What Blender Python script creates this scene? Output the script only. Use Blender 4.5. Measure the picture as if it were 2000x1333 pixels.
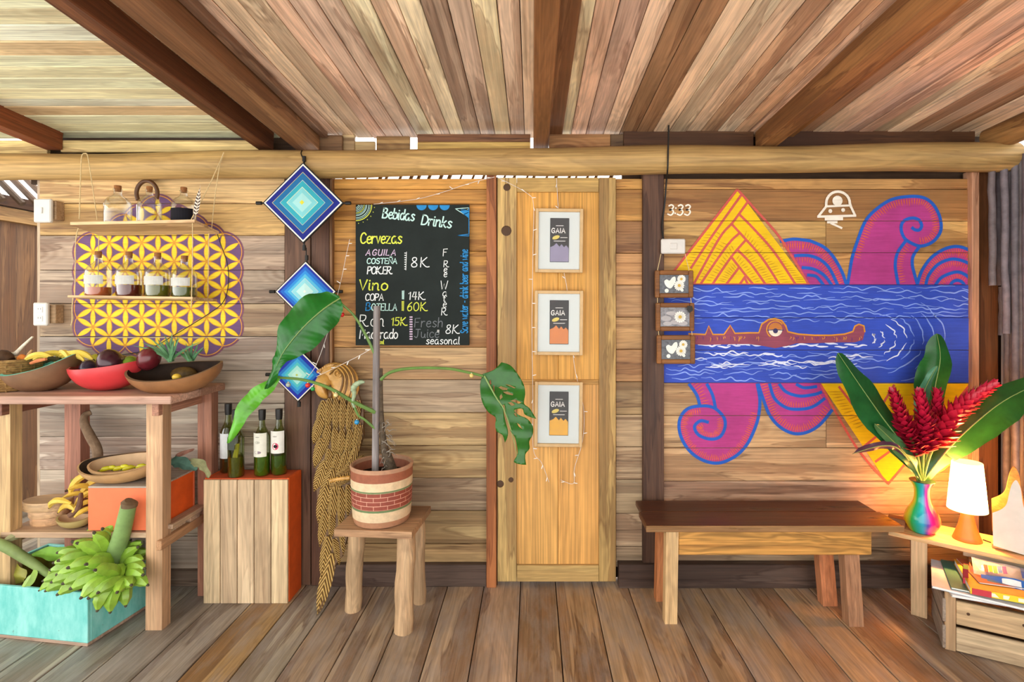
import bpy, bmesh, math, random
from mathutils import Vector, Matrix, Euler
from mathutils.geometry import tessellate_polygon
random.seed(7)
PI = math.pi
sc = bpy.context.scene
for o in list(bpy.data.objects):
    bpy.data.objects.remove(o)
col = sc.collection

# ---------------------------------------------------------------- camera, sky, exposure
F = 1053.0; CX = 1040.0; CY = 598.0; EYE = 1.4      # focal length (px of a 2000 px frame), vanishing point, eye height
cam = bpy.data.cameras.new('camera'); camo = bpy.data.objects.new('camera', cam); col.objects.link(camo)
camo.location = (0, 0, EYE); camo.rotation_euler = (PI/2, 0, 0)
cam.sensor_width = 36; cam.lens = F/2000*36
cam.shift_x = (1000-CX)/2000; cam.shift_y = (CY-666.5)/2000
cam.clip_start = 0.05
sc.camera = camo
world = bpy.data.worlds.new('world'); sc.world = world; world.use_nodes = True
bg = world.node_tree.nodes['Background']
bg.inputs['Color'].default_value = (1.0, 0.985, 0.955, 1); bg.inputs['Strength'].default_value = 2.0   # even overcast sky
sc.view_settings.view_transform = 'Standard'; sc.view_settings.look = 'None'
sc.view_settings.gamma = 1; sc.view_settings.use_curve_mapping = False
sc.view_settings.exposure = 0.85

# ---------------------------------------------------------------- helpers
def W(px, py, d):                       # photograph pixel + distance -> point of the room
    return Vector(((px-CX)*d/F, d, EYE-(py-CY)*d/F))
def lin(c):
    return c/12.92 if c <= .04045 else ((c+.055)/1.055)**2.4
def C(h, k=1.0):
    h = h.lstrip('#')
    return tuple(lin(int(h[i:i+2], 16)/255)*k for i in (0, 2, 4)) + (1.0,)
def jit(c, a):
    k = 1+random.uniform(-a, a)
    return (c[0]*k*(1+random.uniform(-a, a)*.25), c[1]*k, c[2]*k*(1+random.uniform(-a, a)*.35), 1)
def wloc(o):
    v = Vector((0, 0, 0))
    while o:
        v += o.location; o = o.parent
    return v
def catmull(pts, n=6, closed=False):
    P = [Vector(p) for p in pts]; out = []; m = len(P)
    if m < 3: return P
    for i in range(m if closed else m-1):
        if closed: a, b, c, d = P[i-1], P[i], P[(i+1) % m], P[(i+2) % m]
        else: a, b, c, d = P[max(i-1, 0)], P[i], P[i+1], P[min(i+2, m-1)]
        for k in range(n):
            t = k/n
            out.append(.5*((2*b)+(c-a)*t+(2*a-5*b+4*c-d)*t*t+(3*b-a-3*c+d)*t**3))
    if not closed: out.append(P[-1])
    return out
def lerp(a, b, t): return a+(b-a)*t
def interp(tab, t):
    for (t0, v0), (t1, v1) in zip(tab, tab[1:]):
        if t <= t1: return lerp(v0, v1, (t-t0)/(t1-t0) if t1 > t0 else 0)
    return tab[-1][1]

class MB:
    def __init__(s): s.v = []; s.f = []
    def add(s, vs, fs):
        n = len(s.v); s.v += [Vector(v) for v in vs]; s.f += [tuple(i+n for i in f) for f in fs]; return s
    def box(s, c, size, ch=.002, M=None):
        c = Vector(c); h = [x/2 for x in size]; ch = min(ch, min(h)*.6); vs = []; idx = {}
        for sx in (-1, 1):
            for sy in (-1, 1):
                for sz in (-1, 1):
                    for a in range(3):
                        p = [sx*h[0], sy*h[1], sz*h[2]]
                        for b in range(3):
                            if b != a: p[b] -= (sx, sy, sz)[b]*ch
                        idx[(sx, sy, sz, a)] = len(vs); vs.append(Vector(p))
        fs = []
        for a in range(3):
            u, w = (a+1) % 3, (a+2) % 3
            for sg in (-1, 1):
                q = []
                for su, sw in ((-1, -1), (1, -1), (1, 1), (-1, 1)):
                    k = [0, 0, 0]; k[a] = sg; k[u] = su; k[w] = sw; q.append(idx[(*k, a)])
                fs.append(tuple(q if sg > 0 else q[::-1]))
        for a in range(3):
            u, w = (a+1) % 3, (a+2) % 3
            for su in (-1, 1):
                for sw in (-1, 1):
                    k0 = [0, 0, 0]; k0[u] = su; k0[w] = sw
                    k1 = k0[:]; k0[a] = -1; k1[a] = 1
                    q = [idx[(*k0, u)], idx[(*k1, u)], idx[(*k1, w)], idx[(*k0, w)]]
                    fs.append(tuple(q[::-1] if su*sw > 0 else q))
        for sx in (-1, 1):
            for sy in (-1, 1):
                for sz in (-1, 1):
                    t = [idx[(sx, sy, sz, a)] for a in range(3)]
                    fs.append(tuple(t if sx*sy*sz > 0 else t[::-1]))
        if M: vs = [M @ v for v in vs]
        return s.add([v+c for v in vs], fs)
    def tube(s, pts, r, n=8, cap=True, flat=1.0):
        P = [Vector(p) for p in pts]; m = len(P)
        R = r if isinstance(r, (list, tuple)) else [r]*m
        T = [(P[min(i+1, m-1)]-P[max(i-1, 0)]).normalized() for i in range(m)]
        up = Vector((0, 0, 1)) if abs(T[0].z) < .9 else Vector((0, 1, 0))
        a = T[0].cross(up).normalized(); vs = []; fs = []
        for i in range(m):
            a = (a-T[i]*a.dot(T[i])).normalized(); b = T[i].cross(a)
            for k in range(n):
                an = 2*PI*k/n; vs.append(P[i]+a*math.cos(an)*R[i]+b*math.sin(an)*R[i]*flat)
        for i in range(m-1):
            for k in range(n):
                k2 = (k+1) % n; fs.append((i*n+k, i*n+k2, (i+1)*n+k2, (i+1)*n+k))
        if cap: fs.append(tuple(range(n))[::-1]); fs.append(tuple((m-1)*n+k for k in range(n)))
        return s.add(vs, fs)
    def lathe(s, prof, c=(0, 0, 0), n=24, sx=1.0, sy=1.0, M=None, tilt=None):
        c = Vector(c); vs = []; fs = []; m = len(prof)
        for r, z in prof:
            for k in range(n):
                an = 2*PI*k/n; vs.append(Vector((r*sx*math.cos(an), r*sy*math.sin(an), z)))
        for i in range(m-1):
            for k in range(n):
                k2 = (k+1) % n; fs.append((i*n+k, i*n+k2, (i+1)*n+k2, (i+1)*n+k))
        if prof[0][0] > 1e-5: fs.append(tuple(range(n))[::-1])
        if prof[-1][0] > 1e-5: fs.append(tuple((m-1)*n+k for k in range(n)))
        if M: vs = [M @ v for v in vs]
        return s.add([v+c for v in vs], fs)
    def ball(s, c, r, n=12, sc_=(1, 1, 1), M=None):
        m = n//2
        return s.lathe([(max(r*math.sin(PI*i/m), 1e-6), -r*math.cos(PI*i/m)*sc_[2]) for i in range(m+1)], c, n, sc_[0], sc_[1], M)
    def prism(s, poly, fn, t0, t1):      # poly of (u,v); fn(u,v,t) -> point
        n = len(poly); tri = tessellate_polygon([[Vector((u, v, 0)) for u, v in poly]])
        vs = [fn(u, v, t0) for u, v in poly]+[fn(u, v, t1) for u, v in poly]
        fs = [tuple(t) for t in tri]+[tuple(i+n for i in t[::-1]) for t in tri]
        for i in range(n):
            j = (i+1) % n; fs.append((i, i+n, j+n, j))
        return s.add(vs, fs)
    def fill(s, poly, fn):
        tri = tessellate_polygon([[Vector((u, v, 0)) for u, v in poly]])
        return s.add([fn(u, v) for u, v in poly], [tuple(t) for t in tri])
    def ribbon(s, pts, w, fn, taper=False):
        P = [Vector((p[0], p[1])) for p in pts]; m = len(P); vs = []; fs = []
        for i in range(m):
            t = P[min(i+1, m-1)]-P[max(i-1, 0)]
            t = t.normalized() if t.length > 1e-9 else Vector((1, 0)); nn = Vector((-t.y, t.x))
            ww = w/2*((.25+.75*math.sin(PI*min(max(i/(m-1), .02), .98))) if taper else 1)
            q = P[i]
            if not taper and i == 0: q = q-t*w*.35
            if not taper and i == m-1: q = q+t*w*.35
            vs += [fn(*(q+nn*ww)), fn(*(q-nn*ww))]
        for i in range(m-1): fs.append((2*i, 2*i+1, 2*i+3, 2*i+2))
        return s.add(vs, fs)
    def mesh(s, name, org=(0, 0, 0), mat=None, smooth=False, fix=True):
        org = Vector(org); me = bpy.data.meshes.new(name)
        me.from_pydata([tuple(v-org) for v in s.v], [], s.f)
        if fix:
            bm = bmesh.new(); bm.from_mesh(me); bmesh.ops.recalc_face_normals(bm, faces=bm.faces); bm.to_mesh(me); bm.free()
        if mat: me.materials.append(mat)
        if smooth:
            me.polygons.foreach_set('use_smooth', [True]*len(me.polygons))
            try: me.set_sharp_from_angle(angle=math.radians(smooth if smooth is not True else 40))
            except Exception: pass
        return me
    def build(s, name, mat, parent=None, color=None, smooth=False, local=False, org=None, fix=True):
        if org is None:
            if parent is not None or local:
                org = Vector((0, 0, 0)) if local else wloc(parent)
                loc = (0, 0, 0)
            else:
                xs = [v.x for v in s.v]; ys = [v.y for v in s.v]; zs = [v.z for v in s.v]
                org = Vector(((min(xs)+max(xs))/2, (min(ys)+max(ys))/2, min(zs))); loc = org
        else:
            org = Vector(org); loc = org if local or parent is None else org-wloc(parent)
        me = s.mesh(name, org, mat, smooth, fix)
        o = bpy.data.objects.new(name, me); col.objects.link(o); o.location = loc
        if parent is not None: o.parent = parent
        if color is not None: o.color = color
        return o
def thing(name, label, cat, loc=(0, 0, 0), rot=(0, 0, 0), group=None):
    o = bpy.data.objects.new(name, None); col.objects.link(o); o.location = loc; o.rotation_euler = rot
    o.empty_display_size = .05
    o['label'] = label; o['category'] = cat
    if group: o['group'] = group
    return o
def tag(o, label, cat, group=None):
    o['label'] = label; o['category'] = cat
    if group: o['group'] = group
    return o
def struct(o, label=None):
    o['kind'] = 'structure'
    if label: o['label'] = label
    return o
def dup(o, parent=None, loc=None, rot=None, label=None, color=None):
    c = o.copy(); col.objects.link(c); c.parent = parent
    if loc is not None: c.location = loc
    if rot is not None: c.rotation_euler = rot
    if label: c['label'] = label
    if color: c.color = color
    for ch in o.children: dup(ch, c)
    return c
def inst(name, me, parent, loc, rot=(0, 0, 0), scale=(1, 1, 1), color=None):
    o = bpy.data.objects.new(name, me); col.objects.link(o); o.parent = parent
    o.location = loc; o.rotation_euler = rot; o.scale = scale
    if color: o.color = color
    return o

# ---------------------------------------------------------------- materials
class NT:
    def __init__(s, name):
        s.m = bpy.data.materials.new(name); s.m.use_nodes = True; s.t = s.m.node_tree
        s.b = s.t.nodes['Principled BSDF']; s.out = s.t.nodes['Material Output']
    def n(s, typ, **kw):
        x = s.t.nodes.new(typ)
        for k, v in kw.items(): setattr(x, k, v)
        return x
    def l(s, a, b): s.t.links.new(a, b)
    def math(s, op, a, b=None, c=None):
        x = s.n('ShaderNodeMath', operation=op)
        for i, v in enumerate((a, b, c)):
            if v is None: continue
            if isinstance(v, (int, float)): x.inputs[i].default_value = v
            else: s.l(v, x.inputs[i])
        return x.outputs[0]
    def rng(s, v, a, b, c, d):
        x = s.n('ShaderNodeMapRange'); s.l(v, x.inputs[0])
        for i, k in enumerate((a, b, c, d)): x.inputs[i+1].default_value = k
        return x.outputs[0]
    def mix(s, f, a, b, mode='MIX'):
        x = s.n('ShaderNodeMix', data_type='RGBA', blend_type=mode)
        for sock, v in ((x.inputs[0], f), (x.inputs[6], a), (x.inputs[7], b)):
            if isinstance(v, (int, float)): sock.default_value = v
            elif isinstance(v, tuple): sock.default_value = v
            else: s.l(v, sock)
        return x.outputs[2]
    def noise(s, vec, scale, detail=3, rough=.55, dist=0.0):
        x = s.n('ShaderNodeTexNoise'); x.inputs['Scale'].default_value = scale; x.inputs['Detail'].default_value = detail
        x.inputs['Roughness'].default_value = rough; x.inputs['Distortion'].default_value = dist
        if vec is not None: s.l(vec, x.inputs['Vector'])
        return x.outputs[0]
    def mapping(s, vec, scale):
        x = s.n('ShaderNodeMapping'); s.l(vec, x.inputs[0]); x.inputs['Scale'].default_value = scale; return x.outputs[0]
    def bump(s, h, strength=.2, dist=.01):
        x = s.n('ShaderNodeBump'); x.inputs['Strength'].default_value = strength; x.inputs['Distance'].default_value = dist
        s.l(h, x.inputs['Height']); s.l(x.outputs[0], s.b.inputs['Normal'])
def wood(name, axis='X', rough=.55, knots=1.0, streak=.75, fig=1.0, tint=None, freq=1.0, lines=1.0, wash=0.0, heart=.8, along=1.0):
    t = NT(name); tc = t.n('ShaderNodeTexCoord'); oi = t.n('ShaderNodeObjectInfo')
    add = t.n('ShaderNodeVectorMath', operation='MULTIPLY_ADD')
    cb = t.n('ShaderNodeCombineXYZ')
    for i, k in enumerate((41.3, 17.7, 29.1)): t.l(t.math('MULTIPLY', oi.outputs['Random'], k), cb.inputs[i])
    t.l(tc.outputs['Object'], add.inputs[0]); add.inputs[1].default_value = (1, 1, 1); t.l(cb.outputs[0], add.inputs[2])
    ai = 'XYZ'.index(axis)
    def ax(a, b): return tuple((a*along if i == ai else b)*freq for i in range(3))
    V = add.outputs[0]
    f1 = t.noise(t.mapping(V, ax(.9, 7.0)), 1.5, 3, .5, .5)
    cath = t.math('SINE', t.math('MULTIPLY', f1, 70.0))
    fine = t.noise(t.mapping(V, ax(2.2, 120.0)), 1.0, 4, .65)
    st = t.noise(t.mapping(V, ax(.9, 30.0)), 1.2, 4, .6, .6)
    smask = t.rng(st, .54, .67, 0, streak)
    blotch = t.noise(V, 2.6, 4, .6)
    m = t.math('MULTIPLY', t.rng(f1, .25, .75, 1-.22*fig, 1+.22*fig), t.rng(cath, -1, 1, 1-.1*lines, 1+.05*lines))
    m = t.math('MULTIPLY', m, t.rng(fine, .3, .7, .72, 1.2))
    m = t.math('MULTIPLY', m, t.rng(blotch, .3, .7, .86, 1.12))
    base = tint if tint else oi.outputs['Color']
    vs = t.n('ShaderNodeVectorMath', operation='SCALE'); 
    if tint: vs.inputs[0].default_value = tint[:3]
    else: t.l(oi.outputs['Color'], vs.inputs[0])
    t.l(m, vs.inputs['Scale'])
    c = t.mix(smask, vs.outputs[0], t.mix(1.0, vs.outputs[0], (.42, .33, .29, 1), 'MULTIPLY'))
    if heart > 0:
        hb = t.noise(t.mapping(V, ax(.6, 7.0)), 1.1, 4, .55, .5)
        hm = t.math('MULTIPLY', t.rng(hb, .515, .56, 0, heart), t.rng(cath, -1, 1, .75, 1))
        c = t.mix(hm, c, t.mix(1.0, c, (.54, .45, .42, 1), 'MULTIPLY'))
        edge = t.math('MULTIPLY', t.rng(t.math('ABSOLUTE', t.math('SUBTRACT', hb, .53)), 0, .016, heart*.75, 0), 1.0)
        c = t.mix(edge, c, t.mix(1.0, c, (.4, .3, .26, 1), 'MULTIPLY'))
    if knots > 0:
        vo = t.n('ShaderNodeTexVoronoi'); t.l(t.mapping(V, ax(1.7, 4.6)), vo.inputs['Vector']); vo.inputs['Scale'].default_value = 1.0
        sep = t.n('ShaderNodeSeparateColor'); t.l(vo.outputs['Color'], sep.inputs[0])
        gate = t.math('GREATER_THAN', sep.outputs[0], .55)
        dd = t.math('ADD', vo.outputs['Distance'], t.rng(fine, 0, 1, -.03, .03))
        k1 = t.math('MULTIPLY', gate, t.rng(dd, .04, .12, .85*knots, 0))
        ring = t.math('MULTIPLY', gate, t.math('MULTIPLY', t.rng(dd, .08, .42, .75*knots, 0), t.rng(t.math('SINE', t.math('MULTIPLY', dd, 75.0)), -1, 1, .1, 1)))
        c = t.mix(ring, c, t.mix(1.0, c, (.5, .38, .3, 1), 'MULTIPLY'))
        c = t.mix(k1, c, t.mix(1.0, c, (.2, .13, .1, 1), 'MULTIPLY'))
    if wash > 0:
        wn = t.noise(t.mapping(V, ax(2.0, 6.0)), 2.0, 5, .65)
        c = t.mix(t.rng(wn, .42, .66, 0, wash), c, (.33, .30, .28, 1))
    t.l(c, t.b.inputs['Base Color'])
    t.l(t.rng(f1, .3, .7, rough-.08, rough+.1), t.b.inputs['Roughness'])
    t.b.inputs['Specular IOR Level'].default_value = .35
    t.bump(t.math('ADD', t.math('MULTIPLY', fine, .6), t.math('MULTIPLY', cath, .05)), .22, .004)
    return t.m
def flat(name, c, rough=.6, spec=.4, var=.12, scale=30.0, metal=0.0, bump=0.0):
    t = NT(name); c = C(c) if isinstance(c, str) else c
    tc = t.n('ShaderNodeTexCoord'); nz = t.noise(tc.outputs['Object'], scale, 4, .6)
    vs = t.n('ShaderNodeVectorMath', operation='SCALE'); vs.inputs[0].default_value = c[:3]
    t.l(t.rng(nz, .25, .75, 1-var, 1+var), vs.inputs['Scale']); t.l(vs.outputs[0], t.b.inputs['Base Color'])
    t.b.inputs['Roughness'].default_value = rough; t.b.inputs['Specular IOR Level'].default_value = spec; t.b.inputs['Metallic'].default_value = metal
    if bump: t.bump(nz, bump, .004)
    return t.m
def tinted(name, rough=.5, spec=.4, var=.12, scale=30.0, bump=0.0):     # colour from the object's own colour
    t = NT(name); oi = t.n('ShaderNodeObjectInfo'); tc = t.n('ShaderNodeTexCoord'); nz = t.noise(tc.outputs['Object'], scale, 4, .6)
    vs = t.n('ShaderNodeVectorMath', operation='SCALE'); t.l(oi.outputs['Color'], vs.inputs[0]); t.l(t.rng(nz, .25, .75, 1-var, 1+var), vs.inputs['Scale'])
    t.l(vs.outputs[0], t.b.inputs['Base Color']); t.b.inputs['Roughness'].default_value = rough; t.b.inputs['Specular IOR Level'].default_value = spec
    if bump: t.bump(nz, bump, .004)
    return t.m
def glass(name, tint=(.96, .98, .97, 1), refl=.75, lo=.02):
    t = NT(name); t.t.nodes.remove(t.b)
    tr = t.n('ShaderNodeBsdfTransparent'); tr.inputs[0].default_value = tint
    gl = t.n('ShaderNodeBsdfGlossy'); gl.inputs['Roughness'].default_value = .04
    lw = t.n('ShaderNodeLayerWeight'); lw.inputs[0].default_value = .35
    mx = t.n('ShaderNodeMixShader'); t.l(t.rng(lw.outputs['Facing'], 0, 1, lo, refl), mx.inputs[0])
    t.l(tr.outputs[0], mx.inputs[1]); t.l(gl.outputs[0], mx.inputs[2]); t.l(mx.outputs[0], t.out.inputs[0])
    return t.m
WX = wood('plank_wood_x', 'X'); WY = wood('plank_wood_y', 'Y', streak=.55, knots=.6); WZ = wood('board_wood_z', 'Z', knots=.7, streak=.5)
FLOORW = wood('floor_wood', 'Y', rough=.48, knots=.6, streak=.5, fig=1.0, wash=.45, heart=.9)
PINE = wood('pine_panel', 'Z', heart=0, knots=0, streak=.2, fig=.5, lines=1.6, along=.3)
PINEX = wood('pine_rail', 'X', heart=.0, knots=.9, streak=.5, fig=.9, lines=3.0)
BEAMX = wood('log_wood', 'X', heart=.35, knots=.8, streak=.35, fig=.9, freq=.8)
PLAIN = {a: wood('plain_wood_'+a.lower(), a, heart=.35, knots=.25, streak=.4, fig=.7) for a in 'XYZ'}
PALEX = wood('pale_ceiling_wood', 'X', knots=.4, streak=.22, fig=.5, heart=.35)
DARKGAP = flat('dark_gap', '#1d130c', .9, .1)
TINT = tinted('tinted_plain'); TINTM = tinted('tinted_matt', rough=.8, spec=.2, bump=.15); TINTG = tinted('tinted_gloss', rough=.22, spec=.5, var=.2, scale=18)
GLASS = glass('clear_glass')
# ================================================================ the room
DW = 2.72                                   # distance of the plank wall's face
def wx(px, d=DW): return (px-CX)*d/F
def wz(py, d=DW): return EYE-(py-CY)*d/F
XL, XR, YB, YF = -3.5, 2.36, -0.4, 5.2
# floor: boards run away from the camera
fl = MB().box(((XL+XR)/2-.3, (YB+YF)/2, -.06), (XR-XL+1.4, YF-YB, .06)).build('floor', DARKGAP)
struct(fl, 'worn wooden plank floor')
x = -4.02; k = 0
fcols = ['#8e7c68', '#94826c', '#9a8570', '#9c8068', '#a08468', '#98785c', '#9f8164', '#a98560', '#a07a58', '#96724f', '#a67e58', '#9a775a', '#a38264', '#8f7258', '#9c7c5e', '#a27a56', '#987456', '#a37c5c']
edges = [-4.02+.186*i for i in range(35)]
edges = [e for e in edges if e < -2.2]
while edges[-1] < 2.45: edges.append(edges[-1]+random.choice((.176, .184, .19, .182)))
sh = -.06-min(edges, key=lambda e: abs(e+.06))
edges = [e+sh for e in edges]
for i in range(len(edges)-1):
    a, b = edges[i], edges[i+1]; u = ((a+b)/2+2.2)/4.4
    base = C('#887a6b') if u < .18 else C('#90806c') if u < .3 else C('#9c8068') if u < .5 else C('#a07f60')
    if abs((a+b)/2+1.27) < .1: base = C('#9c7850')
    splits = [YB, 1.55+random.uniform(-.5, .4), YF] if random.random() < .45 else [YB, YF]
    for s0, s1 in zip(splits, splits[1:]):
        MB().box(((a+b)/2, (s0+s1)/2, -.015+random.uniform(-.0008, .0)), (b-a-.004, s1-s0-.003, .03), .0025).build('plank', FLOORW, fl, jit((base[0]*1.22, base[1]*1.3, base[2]*1.28, 1), .15), org=((a+b)/2, (s0+s1)/2, 0))

# back wall of horizontal boards
wall = MB().box((-.05, DW+.05, 1.02), (4.9, .02, 2.02), .001).build('wall_back', DARKGAP)
struct(wall, 'back wall of horizontal hardwood boards between dark posts')
ROWS = {}
def seg(key, pl, pr, joints, cols, skew=0.0):
    rows = []
    for i in range(len(joints)-1):
        zt, zb = wz(joints[i]), wz(joints[i+1]); yf = DW-random.uniform(0, .0035)
        xa, xb = wx(pl), wx(pr)
        c = C(cols[min(i, len(cols)-1)])
        parts = [(xa, xb)]
        if xb-xa > 1.0 and key == 'D' and i in (2, 8): parts = [(xa, lerp(xa, xb, .52)), (lerp(xa, xb, .52), xb)]
        for xa_, xb_ in parts:
            MB().box(((xa_+xb_)/2, yf+.012, (zt+zb)/2), (xb_-xa_-(.002 if len(parts) > 1 else 0), .024, zt-zb-.0026), .0016).build('plank', WX, wall, jit(c, .07), org=((xa_+xb_)/2, yf, (zt+zb)/2))
        rows.append((zt, zb, yf))
    ROWS[key] = rows
seg('A', 78, 556, [347, 398, 460.5, 528, 593.5, 657.5, 724, 788, 853, 918, 984, 1048, 1112, 1134],
    ['#d9b67e', '#cfa86c', '#a8917c', '#a8937f', '#b39a7c', '#a99a8a', '#a89684', '#b3a593', '#bcae9c', '#beae9a', '#b5a592', '#ab9a88', '#a0907e'])
seg('B', 640, 952, [349, 370, 399, 431, 491, 555, 616, 679, 742, 806, 870, 934, 998, 1062, 1100],
    ['#cc9448', '#c48c44', '#bc8440', '#c08a42', '#c48e44', '#c4904a', '#be8e54', '#c4a272', '#ab9478', '#b4986c', '#bca070', '#aa9274', '#ae9468', '#a88a5e', '#997b5a'])
seg('C', 1203, 1258, [349, 370, 432, 495, 557, 620, 683, 746, 810, 873, 937, 1003, 1068, 1108],
    ['#c9964e', '#c3924e', '#9c7046', '#b4885a', '#b08a60', '#b08a5c', '#a47a4e', '#a88a62', '#b09470', '#a98e6e', '#b39a78', '#ae9678', '#a58c70', '#96806a'])
seg('D', 1294, 1908, [349, 370, 432, 494, 557, 621, 684, 748, 812, 875, 940, 1005, 1070, 1108],
    ['#c9985a', '#c29258', '#cda363', '#b98a52', '#b08a60', '#b08a60', '#ad8a64', '#bd9a70', '#c09e74', '#c3a078', '#b8977a', '#b09474', '#a58c70', '#9a846c'])
def board(name, px0, px1, py0, py1, d, th, mat, colr, parent=wall, ch=.002):
    xa, xb, zt, zb = wx(px0, d), wx(px1, d), wz(py0, d), max(wz(py1, d), .0)
    return MB().box(((xa+xb)/2, d+th/2, (zt+zb)/2), (xb-xa, th, zt-zb), ch).build(name, mat, parent, C(colr) if isinstance(colr, str) else colr, org=((xa+xb)/2, d, (zt+zb)/2))
board('post', 556, 606, 335, 1150, 2.70, .05, WZ, '#6a4c3a')
board('post', 608, 643, 335, 1150, 2.695, .05, WZ, '#5e4030')
board('trim_strip', 643.5, 649, 335, 1150, 2.69, .04, WZ, '#86603e')
board('door_post', 950, 969, 342, 1150, 2.675, .06, WZ, '#a8683c')
board('door_post', 969.5, 972, 346, 1150, 2.70, .03, WZ, '#7a5434')
board('post', 1256, 1297, 335, 1150, 2.69, .07, WZ, '#5a3f30')
board('post', 1899, 1913, 333, 1150, 2.69, .06, WZ, '#c09070')
board('post', 1911, 1950, 330, 1150, 2.735, .05, WZ, '#6e4628')
for p0, p1 in ((60, 600), (1215, 1960)): board('head_board', p0, p1, 255, 360, 2.775, .02, WX, '#4a3524')
# end edge of the wall at the left
board('end_board', 72, 78.5, 352, 1130, 2.72, .03, WZ, '#b8a288')
# skirting beams
for p0, p1, d in ((648, 950, 2.685), (1209, 1905, 2.67)):
    b = board('skirting_beam', p0, p1, 1104, 1160, d, .05, WX, '#5a483e')
board('skirting_beam', 78, 556, 1116, 1160, 2.69, .03, WX, '#7d6d5e')
# round log along the head of the wall
def logpts(): 
    out = []
    for i in range(31):
        px = lerp(-330, 1978, i/30); py = lerp(331, 306, i/30)+1.5*math.sin(i*1.1)
        out.append(W(px, py, 2.655))
    return out
lp = logpts(); lr = [(25.5+1.3*math.sin(i*.7)+i*.06)*2.655/F for i in range(31)]
MB().tube(lp, lr, 20).build('log_beam', BEAMX, wall, C('#b8965e'), smooth=True, org=W(1000, 318, 2.655))
# thin slats seen in the slit above the wall
for i in range(26):
    X = wx(654+i*20.5+random.uniform(-5, 5), 2.95)
    MB().tube([(X, 2.95, 1.95), (X+.12, 2.97, 2.25)], random.uniform(.005, .011), 6).build('slat', TINTM, wall, C('#8a6a48'))

# ceiling
SL = .064                                   # rises slightly towards the camera
def zc(d, z0=2.272): return z0+SL*(DW-d)
ceil = struct(bpy.data.objects.new('ceiling', None), 'plank ceiling on brown rafters'); col.objects.link(ceil); ceil.location = (0, DW, 2.3)
tilt = Euler((-math.atan(SL), 0, 0))
CY0, CY1 = -.3, 2.79
def cplank(xa, xb, y0, y1, c, mat, z0=2.272, th=.016, name='plank'):
    yc = (y0+y1)/2; L = (y1-y0)/math.cos(math.atan(SL))
    o = MB().box((0, 0, th/2), (xb-xa, L, th), .002).build(name, mat, ceil, c, local=True)
    o.location = Vector(((xa+xb)/2, yc, zc(yc, z0)+random.uniform(0, .004)))-ceil.location; o.rotation_euler = tilt
    return o
x = -1.305
cc = ['#d0ae90', '#d8b898', '#b89a84', '#a9886a', '#d2b294', '#ccae8e', '#c4a288', '#8f6c4e', '#dabc98']
i = 0
while x < 2.36:
    w = random.uniform(.07, .09)
    c = C(random.choice(cc)); 
    if -.75 < x < -.05: c = C(['#ccae94', '#d6b898', '#97806c', '#b09882', '#d8bc98'][i % 5])
    c = tuple(min(v*1.45, .85) for v in c); cplank(x+.001, x+w-.002, CY0, CY1, jit(c, .08), WY); x += w; i += 1
MB().box((0, 0, .03), (6.6, 3.45, .01), .001).build('backing', DARKGAP, ceil, local=True).location = Vector((-.8, 1.43, zc(1.43)+.012))-ceil.location
ceil.children[-1].rotation_euler = tilt
# left bay: boards run sideways
y = CY1; i = 0
while y > CY0:
    w = random.uniform(.075, .1); c = C(['#e4d8b0', '#ddcfa6', '#e0d4b0', '#d2b88c', '#e8dcbc', '#dccca4'][i % 6])
    yc = y-w/2
    o = MB().box((0, 0, .008), (2.75, w-.003, .016), .002).build('plank', PALEX, ceil, jit(tuple(min(v*1.3, .85) for v in c), .04), local=True)
    o.location = Vector((-1.30-1.375, yc, zc(yc, 2.268)+random.uniform(0, .003)))-ceil.location; o.rotation_euler = tilt
    y -= w; i += 1
def rafter(x0, x1, h, c, y1=2.715, z0=2.272):
    L = (y1-CY0)/math.cos(math.atan(SL)); yc = (y1+CY0)/2
    o = MB().box((0, 0, -h/2+.004), (x1-x0, L, h), .004).build('rafter', WY2, ceil, C(c), local=True)
    o.location = Vector(((x0+x1)/2, yc, zc(yc, z0)))-ceil.location; o.rotation_euler = tilt
WY2 = wood('rafter_wood', 'Y', rough=.6, knots=.3, streak=.5)
rafter(-1.375, -1.300, .094, '#7a4a2a'); rafter(-1.188, -1.070, .094, '#8e6440'); rafter(-1.066, -1.03, .03, '#8a6a52')
rafter(.004, .080, .094, '#8a5c36'); rafter(.082, .15, .018, '#9a6c46')
rafter(1.120, 1.205, .094, '#96683c'); rafter(1.207, 1.31, .03, '#a06c3c')
rafter(-2.44, -2.36, .094, '#8a4c2a')
p0 = Vector((2.30, 2.70, 2.235)); p1 = Vector((2.33, CY0, zc(CY0)-.05))
MB().tube([lerp(p0, p1, t/10) for t in range(11)], [.064+.003*math.sin(t*2.1) for t in range(11)], 16).build('log_rafter', WY2, ceil, C('#9a7040'), smooth=True)
# boards closing the gap over the log
def fascia(p0_, p1_, y0, y1, d, c): board('fascia_board', p0_, p1_, y0, y1, d, .02, WX, c, ceil)
fascia(-260, 92, 274, 300, 2.712, '#d8bd80'); fascia(118, 526, 274, 297, 2.712, '#d9bf84')
fascia(690, 732, 276, 300, 2.76, '#d8c490'); fascia(668, 692, 262, 300, 2.75, '#cbb488'); fascia(735, 800, 266, 300, 2.70, '#a08050'); fascia(815, 1036, 262, 277, 2.70, '#8e6444'); fascia(815, 1036, 277.3, 292, 2.702, '#c9a860')
fascia(1072, 1192, 262, 292, 2.70, '#a87a4c'); fascia(1218, 1472, 255, 294, 2.70, '#5c3c22'); fascia(1505, 1905, 248, 292, 2.70, '#4e301a')
fascia(577, 668, 264, 300, 2.725, '#7a5c40'); fascia(1192, 1222, 262, 300, 2.71, '#6b5238')

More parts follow.
